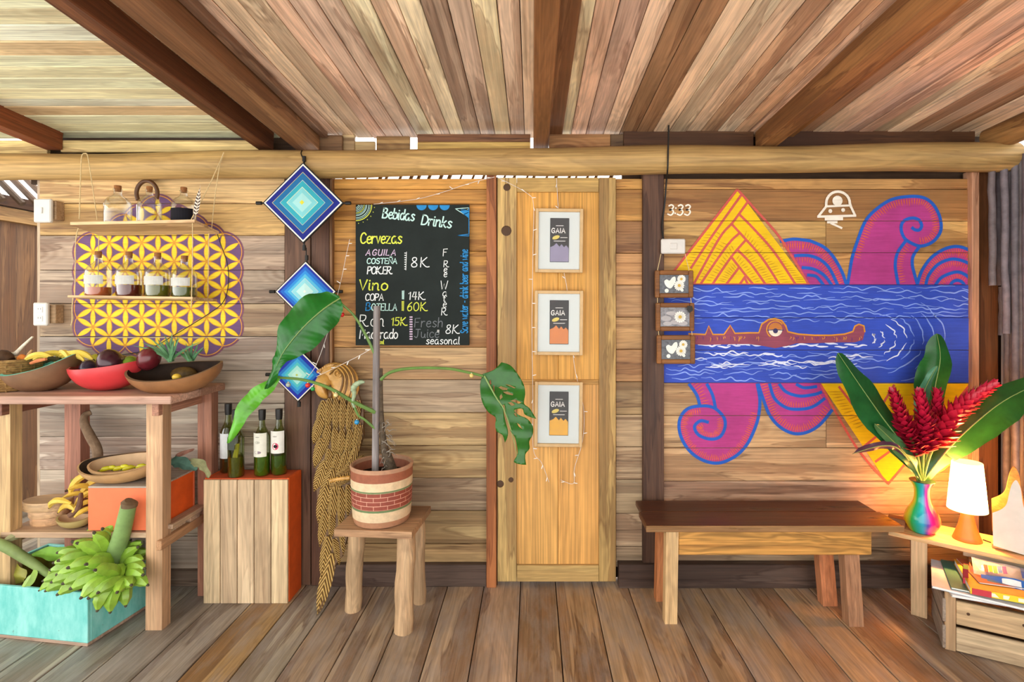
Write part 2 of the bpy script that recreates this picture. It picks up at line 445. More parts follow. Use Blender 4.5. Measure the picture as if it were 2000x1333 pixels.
# side wall of dark poles at the right
wr = struct(bpy.data.objects.new('wall_right', None), 'side wall of dark upright poles'); col.objects.link(wr); wr.location = (2.36, 2.0, 0)
POLE = tinted('pole_bark', rough=.55, spec=.35, var=.35, scale=22, bump=.25)
pd = [(1937, 290, 558, 2.66), (1951, 300, 558, 2.70), (1961, 290, 652, 2.64), (1973, 278, 602, 2.66), (1968, 600, 1140, 2.69), (1982, 262, 1140, 2.62), (1996, 250, 1150, 2.60), (1979, 600, 1140, 2.64), (1990, 300, 1140, 2.66), (1957, 560, 655, 2.72), (2004, 240, 1160, 2.58)]
for px, y0, y1, d in pd:
    a = W(px, y0, d); b = W(px+random.uniform(-3, 5), y1, d); b.z = max(b.z, 0.0)
    if a.z > 2.13: a.z = 2.13
    pts = [lerp(a, b, t/8)+Vector((random.uniform(-.003, .003), random.uniform(-.003, .003), 0))*(0 < t < 8) for t in range(9)]
    MB().tube(pts, [random.uniform(.0145, .0165) for _ in pts], 10).build('pole', POLE, wr, jit(C('#6b6468'), .2), smooth=True)
for i in range(30):
    yv = 2.55-i*.036
    pts = [Vector((2.37+random.uniform(-.012, .012), yv+random.uniform(-.004, .004), z)) for z in (2.14, 1.7, 1.2, .7, .3, 0)]
    MB().tube(pts, [random.uniform(.016, .02) for _ in pts], 8).build('pole', POLE, wr, jit(C('#5f5654'), .2), smooth=True)
MB().box((2.43, 1.2, 1.07), (.03, 3.3, 2.14)).build('backing_board', WZ, wr, C('#5a3c24'))

# passage beyond the left end of the wall
wl = MB().box((-3.50, 4.0, 1.02), (.05, 2.4, 2.04)).build('wall_left', WZ, None, C('#7a5636'))
struct(wl, 'brown plank side wall of the passage at the left')
MB().box((-3.46, 4.0, 2.085), (.1, 2.4, .07)).build('wall_plate', WY2, wl, C('#4a2e1a'))
MB().box((-3.455, 4.0, 2.0), (.06, 2.4, .09)).build('rail', WY2, wl, C('#a88250'))
for i in range(14):
    yy = 3.1+i*.13
    MB().tube([(-3.30, yy, 2.06), (-3.62, yy-.05, 2.42)], [.021, .019], 8).build('roof_pole', POLE, wl, jit(C('#5a4636'), .2), smooth=True)
MB().box((-2.9, 5.1, 1.2), (1.3, .05, 2.4)).build('wall_passage', WX, None, C('#7a5a3c'))
struct(bpy.data.objects['wall_passage'], 'wooden wall closing the passage')

# door
dr = struct(bpy.data.objects.new('door_1', None), 'pale pine door hung with three framed prints'); col.objects.link(dr); dr.location = (wx(1087, 2.70), 2.70, 0)
def dboard(name, a, b, c, d_, dd, th, mat, colr): return board(name, a, b, c, d_, dd, th, mat, colr, dr)
dboard('stile', 971.5, 1009, 347, 1137, 2.69, .035, WZP := wood('door_stile', 'Z', knots=1, streak=.25), '#c4a468')
dboard('stile', 1170, 1203, 347, 1137, 2.69, .035, WZP, '#b09058')
dboard('rail', 1009.5, 1169.5, 347, 375, 2.69, .035, PLAIN['X'], '#b89658')
dboard('rail', 1009.5, 1169.5, 1105, 1137, 2.69, .035, PLAIN['X'], '#c8a668')
dboard('rail', 1010, 1169.5, 742, 752, 2.697, .03, PLAIN['X'], '#b88a48')
dboard('panel', 1009, 1090, 374, 744, 2.705, .012, PINE, '#d29a48'); dboard('panel', 1090.5, 1170, 374, 744, 2.705, .012, PINE, '#d09a4a')
dboard('panel', 1009, 1090, 750, 1106, 2.705, .012, PINE, '#d8a45c'); dboard('panel', 1090.5, 1170, 750, 1106, 2.705, .012, PINE, '#d7a058')
KN = flat('knot_dark', '#4a3018', .6)
for px, py, r in ((990, 366, 7), (989, 451, 10), (977, 946, 7), (998, 938, 5)):
    p = W(px, py, 2.688); MB().lathe([(r*.0026, 0), (r*.0026*.8, .0014), (1e-6, .0018)], p+Vector((0, .0012, 0)), 14, M=Matrix.Rotation(PI/2, 3, 'X')).build('knot', KN, dr)
# ================================================================ handwriting strokes
GL = {
'A': "0,0 2,6 4,0|.7,2.1 3.4,2.1", 'B': "0,0 .2,6|~.2,6 2.4,5.9 3,4.7 2,3.5 .2,3.1|~.2,3.1 2.7,3.1 3.7,1.7 2.6,.2 0,0",
'C': "~3.6,4.9 2.5,6 1,5.5 .1,3.4 .5,.9 2,0 3.7,.9", 'D': "0,0 .2,6|~.2,6 2.6,5.6 3.9,3.1 2.6,.5 0,0", 'E': "3,6 0,6 0,0 3,0|0,3.2 2.4,3.2",
'F': "3.2,6 0,5.8 0,0|0,3.2 2.4,3.3", 'G': "~3.6,4.9 2.5,6 1,5.5 .1,3.4 .5,.9 2,0 3.5,.8 3.6,2.7|3.6,2.7 2.2,2.7", 'I': "0,0 0,6", 'J': "~2.4,6 2.4,1.6 1.5,0 .1,.9|.8,6 4,6",
'K': "0,0 0,6|3.2,6 0,2.8|~0.4,3 2.6,.6 3.8,0 5,.2", 'L': "0,6 0,0 3,0", 'M': "0,0 .4,6 2.2,2 4,6 4.4,0", 'N': "0,0 0,6 3.4,0 3.4,6",
'Ñ': "0,0 0,6 3.4,0 3.4,6|~.6,7 1.3,7.6 2.1,7 2.8,7.5", 'O': "~2,6 .6,5.2 0,3 .6,.7 2,0 3.5,.8 4,3 3.4,5.3 2,6",
'P': "0,0 0,6|~0,6 2.7,5.7 3,4.1 2,2.9 0,2.7", 'R': "0,0 0,6|~0,6 2.8,5.7 3,4.1 2,3 0,2.8|~1.2,2.8 2.8,.6 3.8,0 4.8,.2",
'S': "~3.2,5.2 2,6 .5,5.4 .4,4 2,3.1 3.3,2 3,.5 1.5,0 .1,.8", 'T': "0,6 3.8,6|1.9,6 1.9,0", 'U': "~0,6 0,1.6 1,0 2.6,.2 3.3,1.8 3.3,6|3.3,6 3.4,0", 'V': "0,6 1.8,0 3.6,6", 'W': "0,6 1.2,0 2.4,4 3.6,0 4.8,6",
'a': "~3,3.6 1.6,4.1 .2,2.8 .2,.9 1.3,0 2.6,.8 3,3.6|~3,3.6 3,.8 3.6,0", 'b': "~0,6.4 0,.2|~0,2.6 1.4,4 2.8,3 2.8,1 1.4,0 0,.6", 'c': "~2.8,3.3 1.6,4 .3,3 .2,1 1.4,0 2.9,.7",
'd': "~2.8,6.4 2.8,0|~2.8,2.8 1.5,4 .2,3 .1,1 1.3,0 2.8,1", 'e': "~.2,2.1 2.6,2.4 2.6,3.6 1.4,4 .3,3 .2,1 1.4,0 2.8,.6", 'h': "0,6.4 0,0|~0,2.6 1.4,4 2.6,3.2 2.7,0",
'i': "~.2,4 .2,.6 .8,0|.1,5.4 .3,5.6", 'j': "~.8,4 .8,-1.2 0,-2 -.8,-1.4|.7,5.4 .9,5.6", 'k': "0,6.4 0,0|~2.4,4 0,1.8|~.6,2.2 2,.4 2.8,0", 'l': "~0,6.4 0,.6 .8,0",
'm': "0,4 0,0|~0,2.6 1,4 1.8,3.2 1.8,0|~1.8,2.6 2.9,4 3.6,3.2 3.7,0", 'n': "0,4 0,0|~0,2.6 1.4,4 2.5,3.2 2.6,.4 3.2,0", 'o': "~1.5,4 .3,3.2 .1,1.2 1.3,0 2.7,.8 2.9,2.8 1.5,4",
'r': "0,4 0,0|~0,2.4 1,3.8 2.2,3.8", 's': "~2.6,3.5 1.4,4 .4,3.2 1.4,2.1 2.6,1.2 1.6,0 .1,.5", 't': "~1,6 1,.8 1.8,0 2.4,.3|0,4 2.2,4", 'u': "~0,4 .1,1 1,0 2.2,.6 2.7,4|~2.7,4 2.7,.6 3.2,0",
'v': "0,4 1.3,0 2.6,4", 'w': "0,4 1,0 2,3 3,0 4,4", 'z': "0,4 2.6,4 0,0 3,0", 'S2': "", '-': "0,2.4 2,2.4", '*': "0,2 1.6,3.6|1.6,2 0,3.6|.8,1.8 .8,3.8", ':': "0,1 .1,1.2|0,4 .1,4.2", '.': "0,0 .2,.2",
'0': "~1.8,6 .4,5 0,3 .5,.8 1.8,0 3.2,1 3.6,3 3,5.2 1.8,6", '1': "0,4.6 1.2,6 1.2,0", '3': "~.2,5.4 1.6,6 2.9,5 2,3.4 1,3.1|~1,3.1 2.6,2.9 3.2,1.5 2,0 .1,.6", '4': "1.2,6 0,2.2 3.4,2.2|2.5,6 2.5,0",
'5': "3,6 .5,6 .3,3.4|~.3,3.4 2,3.9 3.1,2.2 2.2,.2 0,.4", '6': "~2.8,6 1,4.4 .1,2 1,0 2.8,.6 3,2.4 1.8,3.4 .2,2.2", '8': "~1.6,3.2 .4,4.4 .8,5.8 2.4,5.8 2.7,4.4 1.6,3.2 .1,1.6 .8,.1 2.6,.2 3.2,1.6 1.6,3.2",
}
def glyph(ch):
    out = []; mx = 0
    for st in GL[ch].split('|'):
        sm = st.startswith('~'); pts = [tuple(float(q) for q in p.split(',')) for p in st.lstrip('~').split()]
        mx = max(mx, max(p[0] for p in pts))
        out.append([tuple(p) for p in catmull([(p[0], p[1], 0) for p in pts], 5)] if sm else [(p[0], p[1], 0) for p in pts])
    return out, mx
def text(mb, s, px, py, h, w, fn, slant=.08, track=1.3, rot=0.0, xs=1.0, wob=0.0):
    """strokes of s with baseline start (px,py), cap height h, stroke w, all in photograph pixels of the board; fn maps them to the board"""
    k = h/6; x = 0.0; cr, sr = math.cos(rot), math.sin(rot)
    for ch in s:
        if ch == ' ': x += 3.0; continue
        strokes, mx = glyph(ch); dy = random.uniform(-wob, wob)
        for st in strokes:
            q = []
            for p in st:
                u = (x+p[0]+slant*p[1])*k*xs; v = p[1]*k+dy
                q.append((px+u*cr+v*sr, py+u*sr-v*cr))
            if len(q) == 2: q = [q[0], ((q[0][0]+q[1][0])/2, (q[0][1]+q[1][1])/2), q[1]]
            mb.ribbon(q, w, fn)
        x += mx+track
    return px+x*k*xs

# ================================================================ wall paintings
class Paint:                              # layers of paint on a run of boards, cut at the joints so the grooves stay open
    def __init__(s, key): s.rows = ROWS[key]; s.mb = {}; s.order = []; s.i = 0
    def layer(s, name):
        if name not in s.mb: s.mb[name] = MB(); s.order.append(name)
        return s.mb[name]
    def fn(s, u, v): return Vector((wx(u), -(s.i % 45)*5e-6, wz(v)))
    def fill(s, name, poly): s.i += 1; s.layer(name).fill(poly, s.fn)
    def line(s, name, pts, w, smooth=True, taper=False):
        s.i += 1
        q = [tuple(p)[:2] for p in catmull([(a, b, 0) for a, b in pts], 6)] if smooth and len(pts) > 2 else pts
        s.layer(name).ribbon(q, w, s.fn, taper)
    def finish(s, parent, spec):          # spec: layer -> (part name, material, colour)
        off = .0006
        for name in s.order:
            mb = s.mb[name]; me = mb.mesh(name, fix=False); bm = bmesh.new(); bm.from_mesh(me); bpy.data.meshes.remove(me)
            zs = [v.co.z for v in bm.verts]
            for zt, zb, yf in s.rows:
                for z in (zt-.0014, zb+.0014):
                    if min(zs) < z < max(zs):
                        bmesh.ops.bisect_plane(bm, geom=bm.verts[:]+bm.edges[:]+bm.faces[:], plane_co=(0, 0, z), plane_no=(0, 0, 1), dist=1e-6)
            kill = []
            for f in bm.faces:
                z = f.calc_center_median().z
                if not any(zb+.0013 <= z <= zt-.0013 for zt, zb, yf in s.rows): kill.append(f)
            bmesh.ops.delete(bm, geom=kill, context='FACES')
            for v in bm.verts:
                yf = min(s.rows, key=lambda r: abs((r[0]+r[1])/2-v.co.z))[2]; v.co.y += yf-off
            for f in bm.faces:
                f.normal_update()
                if f.normal.y > 0: f.normal_flip()
            pn, mat, c = spec[name]; me = bpy.data.meshes.new(pn); bm.to_mesh(me); bm.free(); me.materials.append(mat)
            o = bpy.data.objects.new(pn, me); col.objects.link(o); org = wloc(parent); me.transform(Matrix.Translation(-org)); o.parent = parent
            if c: o.color = C(c)
            if pn.endswith('s') or pn.startswith(('orange', 'purple_g', 'purple_b', 'ochre', 'white_foam', 'pupil', 'purple_sh')): o['kind'] = 'stuff'
            off += .0003
PT = NT('wall_paint')
oi = PT.n('ShaderNodeObjectInfo'); tc = PT.n('ShaderNodeTexCoord')
g1 = PT.noise(PT.mapping(tc.outputs['Object'], (4, 1, 60)), 2.0, 4, .6); g2 = PT.noise(tc.outputs['Object'], 5.0, 4, .6)
vs = PT.n('ShaderNodeVectorMath', operation='SCALE'); PT.l(oi.outputs['Color'], vs.inputs[0])
PT.l(PT.math('MULTIPLY', PT.rng(g1, .3, .7, .85, 1.08), PT.rng(g2, .3, .7, .85, 1.12)), vs.inputs['Scale'])
PT.l(vs.outputs[0], PT.b.inputs['Base Color']); PT.b.inputs['Roughness'].default_value = .6; PT.b.inputs['Specular IOR Level'].default_value = .3; PT.bump(g1, .2, .004); PT = PT.m
def circ(cx_, cy_, r, n=20, a0=0, a1=2*PI): return [(cx_+r*math.cos(lerp(a0, a1, i/n)), cy_+r*math.sin(lerp(a0, a1, i/n))) for i in range(n if abs(a1-a0) > 6.28 else n+1)]

# overlapping-circles flower painting behind the hanging shelf
pf = Paint('A'); R_ = 36.6; ccx, ccy = 309, 566
nodes = []
for i in range(-7, 8):
    for j in range(-9, 10):
        u = ccx+i*R_*.866; v = ccy+(j+(.5 if i % 2 else 0))*R_
        inside = (176 < u < 445 and 482 < v < 672 and not ((u < 190 or u > 430) and (v < 490 or v > 655)))
        if inside or (abs(u-ccx) < 50 and 405 < v < 480) or (abs(u-ccx) < 10 and v > 400 and v < 420) or (abs(u-ccx) < 105 and 440 < v < 490): nodes.append((u, v))
for u, v in nodes: pf.fill('edge', circ(u, v, R_+4.5, 28))
for u, v in nodes: pf.fill('ground', circ(u, v, R_+1.2, 28))
done = set()
def lens(a, b, k):
    A = Vector(a); B = Vector(b); M_ = (A+B)/2; t = (B-A).normalized(); nn = Vector((-t.y, t.x)); L = (B-A).length; out = []
    for sgn in (1, -1):
        for i in range(8):
            q = i/8*sgn if sgn > 0 else 1-i/8; q = i/8 if sgn > 0 else 1-i/8
            h = math.sqrt(max(L*L-(L*(q-.5))**2, 0))-L*math.sqrt(3)/2
            out.append(tuple(M_+t*L*(q-.5)*k+nn*sgn*h*k))
    return out
for u, v in nodes:
    for a in range(6):
        an = PI/2+a*PI/3; b = (u+R_*math.cos(an), v+R_*math.sin(an)); key = (round((u+b[0])/2), round((v+b[1])/2))
        if key in done: continue
        done.add(key); pf.fill('outline', lens((u, v), b, 1.0)); pf.fill('petal', lens((u, v), b, .86))
    # outer arcs joining neighbouring petal tips
    for a in range(6):
        a0 = PI/2+a*PI/3
        pf.line('outline', circ(u, v, R_, 6, a0, a0+PI/3), 1.6, False)
mu = thing('mural', 'yellow and purple petal-pattern painting on the boards behind the hanging bottle shelf', 'mural', (wx(309), DW, wz(566)))
pf.finish(mu, {'edge': ('purple_border', PT, '#7a4a5e'), 'ground': ('purple_ground', PT, '#6a4a72'), 'outline': ('orange_outline', PT, '#d8962c'), 'petal': ('yellow_petals', PT, '#f2d02c')})

# river painting with crocodile, pyramids and curling waves
pr = Paint('D')
def q2(pts, ox, oy, s): return [(ox+a/s, oy+b/s) for a, b in pts]
def T(s): return [tuple(float(v) for v in p.split(',')) for p in s.split()]
A1 = lambda s: q2(T(s), 1300, 360, 6.6667); A2 = lambda s: q2(T(s), 1550, 330, 3.418); A3 = lambda s: q2(T(s), 1280, 540, 3.1)
def sm(p): return [tuple(q)[:2] for q in catmull([(a, b, 0) for a, b in p], 6)]
# waves: fills
dome1 = sm(A1("1500,745 1700,715 1900,745"))[:-1]+sm(A2("80,475 170,505 240,560 290,630 330,710 350,775"))
pr.fill('wave1', dome1+[(1579, 557)])
curl = A2("358,775 372,690 390,590 425,480 480,345 560,262 650,207 750,187 850,190 920,230 968,310 982,400 950,465 900,502 840,516")
pr.fill('wave2', sm(curl)+sm(A2("840,516 800,575 788,640 800,710 822,776")))
dome2 = A2("822,776 850,690 900,612 960,560 1030,527 1100,520 1170,545 1206,580")
pr.fill('wave3', sm(dome2)+A2("1209,660 1209,776"))
bcurl = A3("615,655 630,740 625,830 600,920 550,1020 480,1090 380,1130 280,1110 200,1050 150,960 145,870 190,805 270,785")
pr.fill('wave4', [A3("205,645")[0], A3("615,645")[0]]+sm(bcurl)+sm(A3("270,785 255,715 205,655")))
bdome = A3("622,655 650,740 690,840 750,910 830,950 910,945 990,900 1065,812")
pr.fill('wave5', [A3("622,645")[0]]+sm(bdome)+A3("1000,645"))
# orange brush ticks on the waves
def ticks(name, path, length, n, w, jitter=.3, side=1, skip=.0, col_=None):
    q = sm(path); L = [0]
    for a, b in zip(q, q[1:]): L.append(L[-1]+math.hypot(b[0]-a[0], b[1]-a[1]))
    for i in range(n):
        s = L[-1]*(i+.5)/n
        for k in range(len(q)-1):
            if L[k+1] >= s: break
        f = (s-L[k])/max(L[k+1]-L[k], 1e-6); x0 = lerp(q[k][0], q[k+1][0], f); y0 = lerp(q[k][1], q[k+1][1], f)
        tx, ty = q[k+1][0]-q[k][0], q[k+1][1]-q[k][1]; m = math.hypot(tx, ty) or 1; nx, ny = -ty/m*side, tx/m*side
        l = length*random.uniform(1-jitter, 1); o_ = 3
        pr.line(name, [(x0+nx*o_, y0+ny*o_), (x0+nx*(o_+l*.5), y0+ny*(o_+l*.5)), (x0+nx*(o_+l), y0+ny*(o_+l))], w, False, True)
ticks('tick', curl[2:], 16, 62, 2.2)
ticks('tick', dome1[::4], 19, 34, 2.2); ticks('tick', dome2, 18, 32, 2.2)
ticks('tick', A2("10,580 100,580 180,610 240,670 290,770"), 12, 20, 1.8); ticks('tick', A2("880,775 900,710 960,640 1040,605 1110,610 1180,640"), 13, 24, 1.8)
ticks('tick', A2("945,780 980,730 1040,700 1100,690 1160,720"), 12, 16, 1.8)
ticks('tick', bcurl[2:], 15, 70, 2.0); ticks('tick', bdome, 18, 40, 2.2, side=-1)
ticks('tick', A3("690,660 720,740 790,795 870,805 950,790 1020,740"), 14, 26, 1.9, side=-1)
ticks('tick', A2("735,490 690,560 675,640 685,720 695,770"), 16, 16, 1.8, side=-1); ticks('tick', A3("205,655 250,720 268,785"), 18, 9, 1.8, side=-1)
ticks('tick', A3("410,850 420,910 390,970 330,985 260,960 235,910 270,875"), 14, 30, 1.8)
# blue outlines
B = 6.2
for p in (curl+A2("780,495 735,460 715,400 730,352 780,330 830,340 852,378 838,408 808,408 790,395"), A2("740,490 692,560 676,640 686,720 697,776"), A2("840,516 797,580 790,640 806,710 826,776"),
          dome1[::5]+[dome1[-1]], dome2, A2("10,580 100,580 180,610 240,670 292,776"), A2("60,660 130,670 200,710 252,776"), A2("95,710 150,720 197,776"), A2("880,776 900,710 960,640 1040,605 1110,610 1180,640 1206,670"),
          A2("945,776 980,730 1040,700 1100,690 1160,720 1205,776"), A2("1045,776 1060,755 1090,745 1120,755 1137,776"),
          bcurl+A3("350,795 410,850 420,910 390,970 330,985 260,960 235,910 270,875 315,882"), A3("205,655 250,720 268,785"), A3("312,655 345,720 362,795"), bdome,
          A3("690,655 720,740 790,795 870,805 950,790 1020,742"), A3("750,655 790,700 870,725 960,715 1000,702"), A3("855,655 900,675 970,668")):
    pr.line('wave_line', p, B)
# pyramids
pr.fill('pyramid1', A1("930,70 100,1140 100,1320 1860,1310")); pr.fill('pyramid2', A3("1000,650 1405,1258 1905,650"))
def hatch(a, b, c, d, n, w=1.7):
    for i in range(n):
        t = (i+.5)/n; p = (lerp(a[0], b[0], t), lerp(a[1], b[1], t)); q = (lerp(c[0], d[0], t), lerp(c[1], d[1], t))
        f0, f1 = random.uniform(.05, .2), random.uniform(.75, .98)
        p2 = (lerp(p[0], q[0], f0), lerp(p[1], q[1], f0)+random.uniform(-1, 1)); q3 = (lerp(p[0], q[0], f1), lerp(p[1], q[1], f1)+random.uniform(-1, 1))
        pr.line('hatch', [p2, ((p2[0]+q3[0])/2, (p2[1]+q3[1])/2), q3], w, False, True)
H = lambda s, n: hatch(*A1(s), n)
H("520,640 180,1080 640,650 340,1090", 12); H("660,600 350,1080 760,660 460,1090", 11); H("700,720 400,1260 820,780 470,1270", 13); H("860,760 490,1270 900,860 620,1280", 13)
H("860,1000 650,1270 950,1120 790,1280", 9); H("1250,640 1850,1290 1140,650 1690,1290", 22); H("1040,580 1670,1290 1000,700 1480,1290", 20); H("1080,830 1460,1280 980,900 1300,1290", 14); H("950,900 1270,1280 900,980 1140,1290", 11)
hatch(*A3("1020,690 1200,930 1120,690 1280,900"), 13, 2.4); hatch(*A3("1150,690 1330,930 1340,690 1400,900"), 8, 2.4)
for s in ("930,70 110,1130", "935,75 1200,370 1500,720 1860,1310", "975,150 600,680 330,1090", "1060,240 870,500 700,700 370,1290", "955,395 1150,590 1420,900 1690,1310", "865,530 1030,710 1250,960 1480,1310", "945,650 790,810 460,1290",
          "1030,740 850,950 610,1300", "945,870 1100,1030 1300,1310", "860,960 1040,1190 1140,1310", "950,1090 790,1300", "1040,1195 965,1300", "1030,1230 1070,1310", "100,1308 1860,1308"):
    pr.line('pyramid_line', A1(s), 4.6)
for s in ("1000,660 1210,1030 1400,1250", "1110,670 1240,840 1345,965", "1350,955 1245,1040", "1405,1255 1510,1130 1900,655", "1330,1120 1420,1055", "1345,965 1500,820", "1440,660 1380,760"):
    pr.line('pyramid_line', A3(s), 4.6)
# river
pr.fill('river', [(1290, 556), (1905, 556), (1905, 748.5), (1290, 748.5)])
rs = random.Random(5)
def wavy(x0, x1, y0, amp, w, name='ripple', drift=0.0):
    n = max(int((x1-x0)/9), 3); ph = rs.uniform(0, 6); ph2 = rs.uniform(0, 6); k1 = rs.uniform(.09, .16); k2 = rs.uniform(.2, .33)
    pts = []
    for i in range(n+1):
        X = lerp(x0, x1, i/n); env = math.sin(PI*i/n)*.5+.5
        pts.append((X, min(max(y0+drift*i/n+env*(amp*math.sin(X*k1+ph)+amp*.55*math.sin(X*k2+ph2)), 559), 745)))
    pr.line(name, pts, w, True, True)
for r_ in range(23):
    y0 = 563+r_*8.0; X = 1296+rs.uniform(0, 30)
    while X < 1890:
        L = rs.uniform(45, 150); x1 = min(X+L, 1902)
        if not (628 < y0 < 684 and X < 1690 and x1 > 1340) and not (X > 1640 and 625 < y0): wavy(X, x1, y0+rs.uniform(-2, 2), rs.uniform(1.2, 3.4), rs.uniform(1.6, 2.6), 'ripple', rs.uniform(-4, 6))
        X = x1+rs.uniform(6, 26)
for i in range(8):                          # ripples spreading from the snout
    r = 16+i*15+rs.uniform(-3, 3); a0 = -.75+rs.uniform(-.1, .2); a1 = 1.0+rs.uniform(-.3, .25)
    for c0, c1 in ((a0, a0+(a1-a0)*.45), (a0+(a1-a0)*.52, a1)):
        pts = [(1683+1.35*r*math.cos(lerp(c0, c1, k/7))+rs.uniform(-2.4, 2.4), min(662+.82*r*math.sin(lerp(c0, c1, k/7))+rs.uniform(-1.5, 1.5), 744)) for k in range(8)]
        pts = [p for p in pts if p[0] < 1900 and 560 < p[1]]
        if len(pts) > 3: pr.line('foam' if i < 4 else 'ripple', pts, 2.6, True, True)
for i in range(26):
    X = 1345+rs.uniform(0, 330); wavy(X, X+rs.uniform(25, 80), 690+rs.uniform(0, 28), rs.uniform(2, 3.5), rs.uniform(2, 3.2), 'foam')
# crocodile
croc = A3("200,345 300,352 312,318 322,298 345,352 410,352 430,325 450,295 478,345 560,340 620,340 640,290 680,262 720,256 760,268 785,300 795,335 860,352 960,358 1060,358 1140,352 1190,335 1200,300 1225,288 1255,300 1262,340 1250,385 1200,400 1100,400 960,405 850,405 800,420 720,435 640,420 560,410 430,412 300,415 200,410")
pr.fill('croc', croc)
pr.line('croc_line', A3("200,348 300,352 320,300 345,352 412,352 450,297 478,345 560,342 622,342 640,290 680,262 720,257 760,268 785,300 797,335 860,350 960,357 1060,357 1140,350 1190,334 1202,302 1226,290 1256,300 1262,335"), 3.0, False)
for i in range(60):
    X = rs.uniform(215, 1240); 
    if 620 < X < 800: continue
    y0 = 360+rs.uniform(0, 10); pr.line('croc_line' if i % 2 else 'croc_shade', A3(f"{X},{y0} {X+4},{y0+8} {X+rs.uniform(-6,8)},{y0+rs.uniform(14,32)}"), 1.6, False, True)
pr.fill('eye', q2(circ(722, 322, 42), 1280, 540, 3.1)); pr.line('croc_line', q2(circ(722, 322, 52, 20, 2.2, 5.6), 1280, 540, 3.1), 2.4)
pr.fill('croc_lid', q2(circ(722, 322, 42, 12, PI, 2*PI), 1280, 540, 3.1)); pr.fill('pupil', q2(circ(722, 330, 15), 1280, 540, 3.1)); pr.fill('eye', q2(circ(727, 326, 5, 8), 1280, 540, 3.1))
pr.line('pupil', A3("675,326 722,324 770,326"), 1.6)
for i in range(17):
    X = 1362+i*19; wavy(X, X+26, 674+rs.uniform(-3, 3), 2.2, 3.6, 'foam')
# white signs
pr.layer('white'); text(pr.layer('white'), '3:33', 1303, 421, 20, 3.0, pr.fn, .12, 1.1)
for p, w in ((circ(1635, 398, 23, 14, PI, 2*PI), 5), ([(1612, 398), (1612, 404)], 5), ([(1658, 398), (1660, 404)], 5), ([(1611, 404), (1659, 402)], 4), ([(1612, 404), (1597, 423)], 4.5), ([(1659, 402), (1668, 421)], 4.5), ([(1596, 424), (1669, 422)], 4.5),
             ([(1612, 428), (1642, 427)], 8), ([(1616, 434), (1632, 434)], 6), ([(1622, 437), (1642, 446)], 4), (circ(1634, 393, 8, 12, 2.4, 7.4), 4)):
    pr.line('white', p, w, False)
pr.fill('white', circ(1633, 394, 8)); pr.fill('white', circ(1620, 413, 4, 8)); pr.fill('white', circ(1645, 411, 4, 8))
mr = thing('mural', 'painting of a blue river with crocodile, pyramids and curling purple waves on the right-hand boards', 'mural', (wx(1600), DW, wz(650)))
pr.finish(mr, {**{'wave%d' % i: ('purple_wave', PT, '#b23c86') for i in range(1, 6)}, 'tick': ('orange_brush_strokes', PT, '#d8653c'), 'wave_line': ('blue_wave_outlines', PT, '#1f5cc0'), 'pyramid1': ('yellow_pyramid', PT, '#f0c40c'), 'pyramid2': ('yellow_pyramid', PT, '#f0c40c'), 'hatch': ('ochre_hatching', PT, '#c89410'),
               'pyramid_line': ('red_pyramid_lines', PT, '#cf5a50'), 'river': ('blue_river', PT, '#3450be'), 'ripple': ('pale_ripples', PT, '#8aa6ee'), 'foam': ('white_foam', PT, '#dfe6fa'), 'croc': ('crocodile', PT, '#93485c'), 'croc_line': ('orange_crocodile_edge', PT, '#d8922e'),
               'croc_shade': ('purple_shading', PT, '#6a2f7a'), 'eye': ('white_eye', PT, '#efe4cf'), 'croc_lid': ('eyelid', PT, '#c47a3c'), 'pupil': ('pupil', PT, '#3a3560'), 'white': ('white_signs', PT, '#f4ecdc')})

# ================================================================ chalkboard
cbd = thing('chalkboard', 'black chalkboard drinks menu with coloured lettering hung beside the door', 'chalkboard', W(806, 676, 2.69))
MB().box(W(806, 537.5, 2.695), (222*2.69/F, .012, 275*2.69/F), .0015).build('board', flat('chalkboard_black', '#1c2422', .75, .25, .25, 9), cbd)
cfi = [0]
def cf(u, v):
    cfi[0] += 1; return W(u, v, 2.6885)-Vector((0, .0002+((cfi[0]//40) % 30)*6e-6, 0))
CH = {n: MB() for n in ('white', 'lime', 'blue', 'mint', 'lilac', 'grey')}
B7 = lambda u, v: (690+u/4.44, 390+v/4.44)
def ctext(cn, s, u, v, h, w, **k):
    px, py = B7(u, v); return text(CH[cn], s, px, py, h/4.44, w/4.44, cf, **k)
ctext('mint', 'Bebidas', 252, 158, 84, 12, rot=.1, wob=.3, xs=.78, track=1.0); ctext('mint', 'Drinks', 590, 216, 84, 12, rot=.12, track=.9, xs=.92)
ctext('lime', 'Cervezas', 62, 380, 90, 12, track=.8, xs=.82)
ctext('lilac', 'AGUILA', 108, 484, 50, 8, slant=.2, track=2.0, xs=1.1); ctext('mint', 'COSTEÑA', 118, 556, 46, 8, track=1.0, xs=1.08); ctext('white', 'POKER', 122, 645, 62, 9, slant=.12, track=.8, xs=.9)
ctext('white', '8K', 502, 585, 82, 8, track=2.2, xs=1.1); ctext('lime', 'Vino', 50, 785, 88, 12, xs=1.2, track=1.1)
ctext('white', 'COPA', 105, 876, 58, 8, xs=.92, track=.9); ctext('blue', 'B', 108, 962, 66, 8); ctext('mint', 'OTELLA', 158, 962, 58, 8, xs=.84, track=1.2)
ctext('white', '14K', 478, 868, 66, 8, track=1.5, xs=1.05); ctext('lime', '60K', 468, 965, 72, 8, track=1.5)
ctext('white', 'Ron', 55, 1100, 98, 8, xs=.95); ctext('lime', '15K', 330, 1092, 68, 9, track=1.4); ctext('white', 'Maderado', 55, 1206, 78, 9, track=.9, xs=.8)
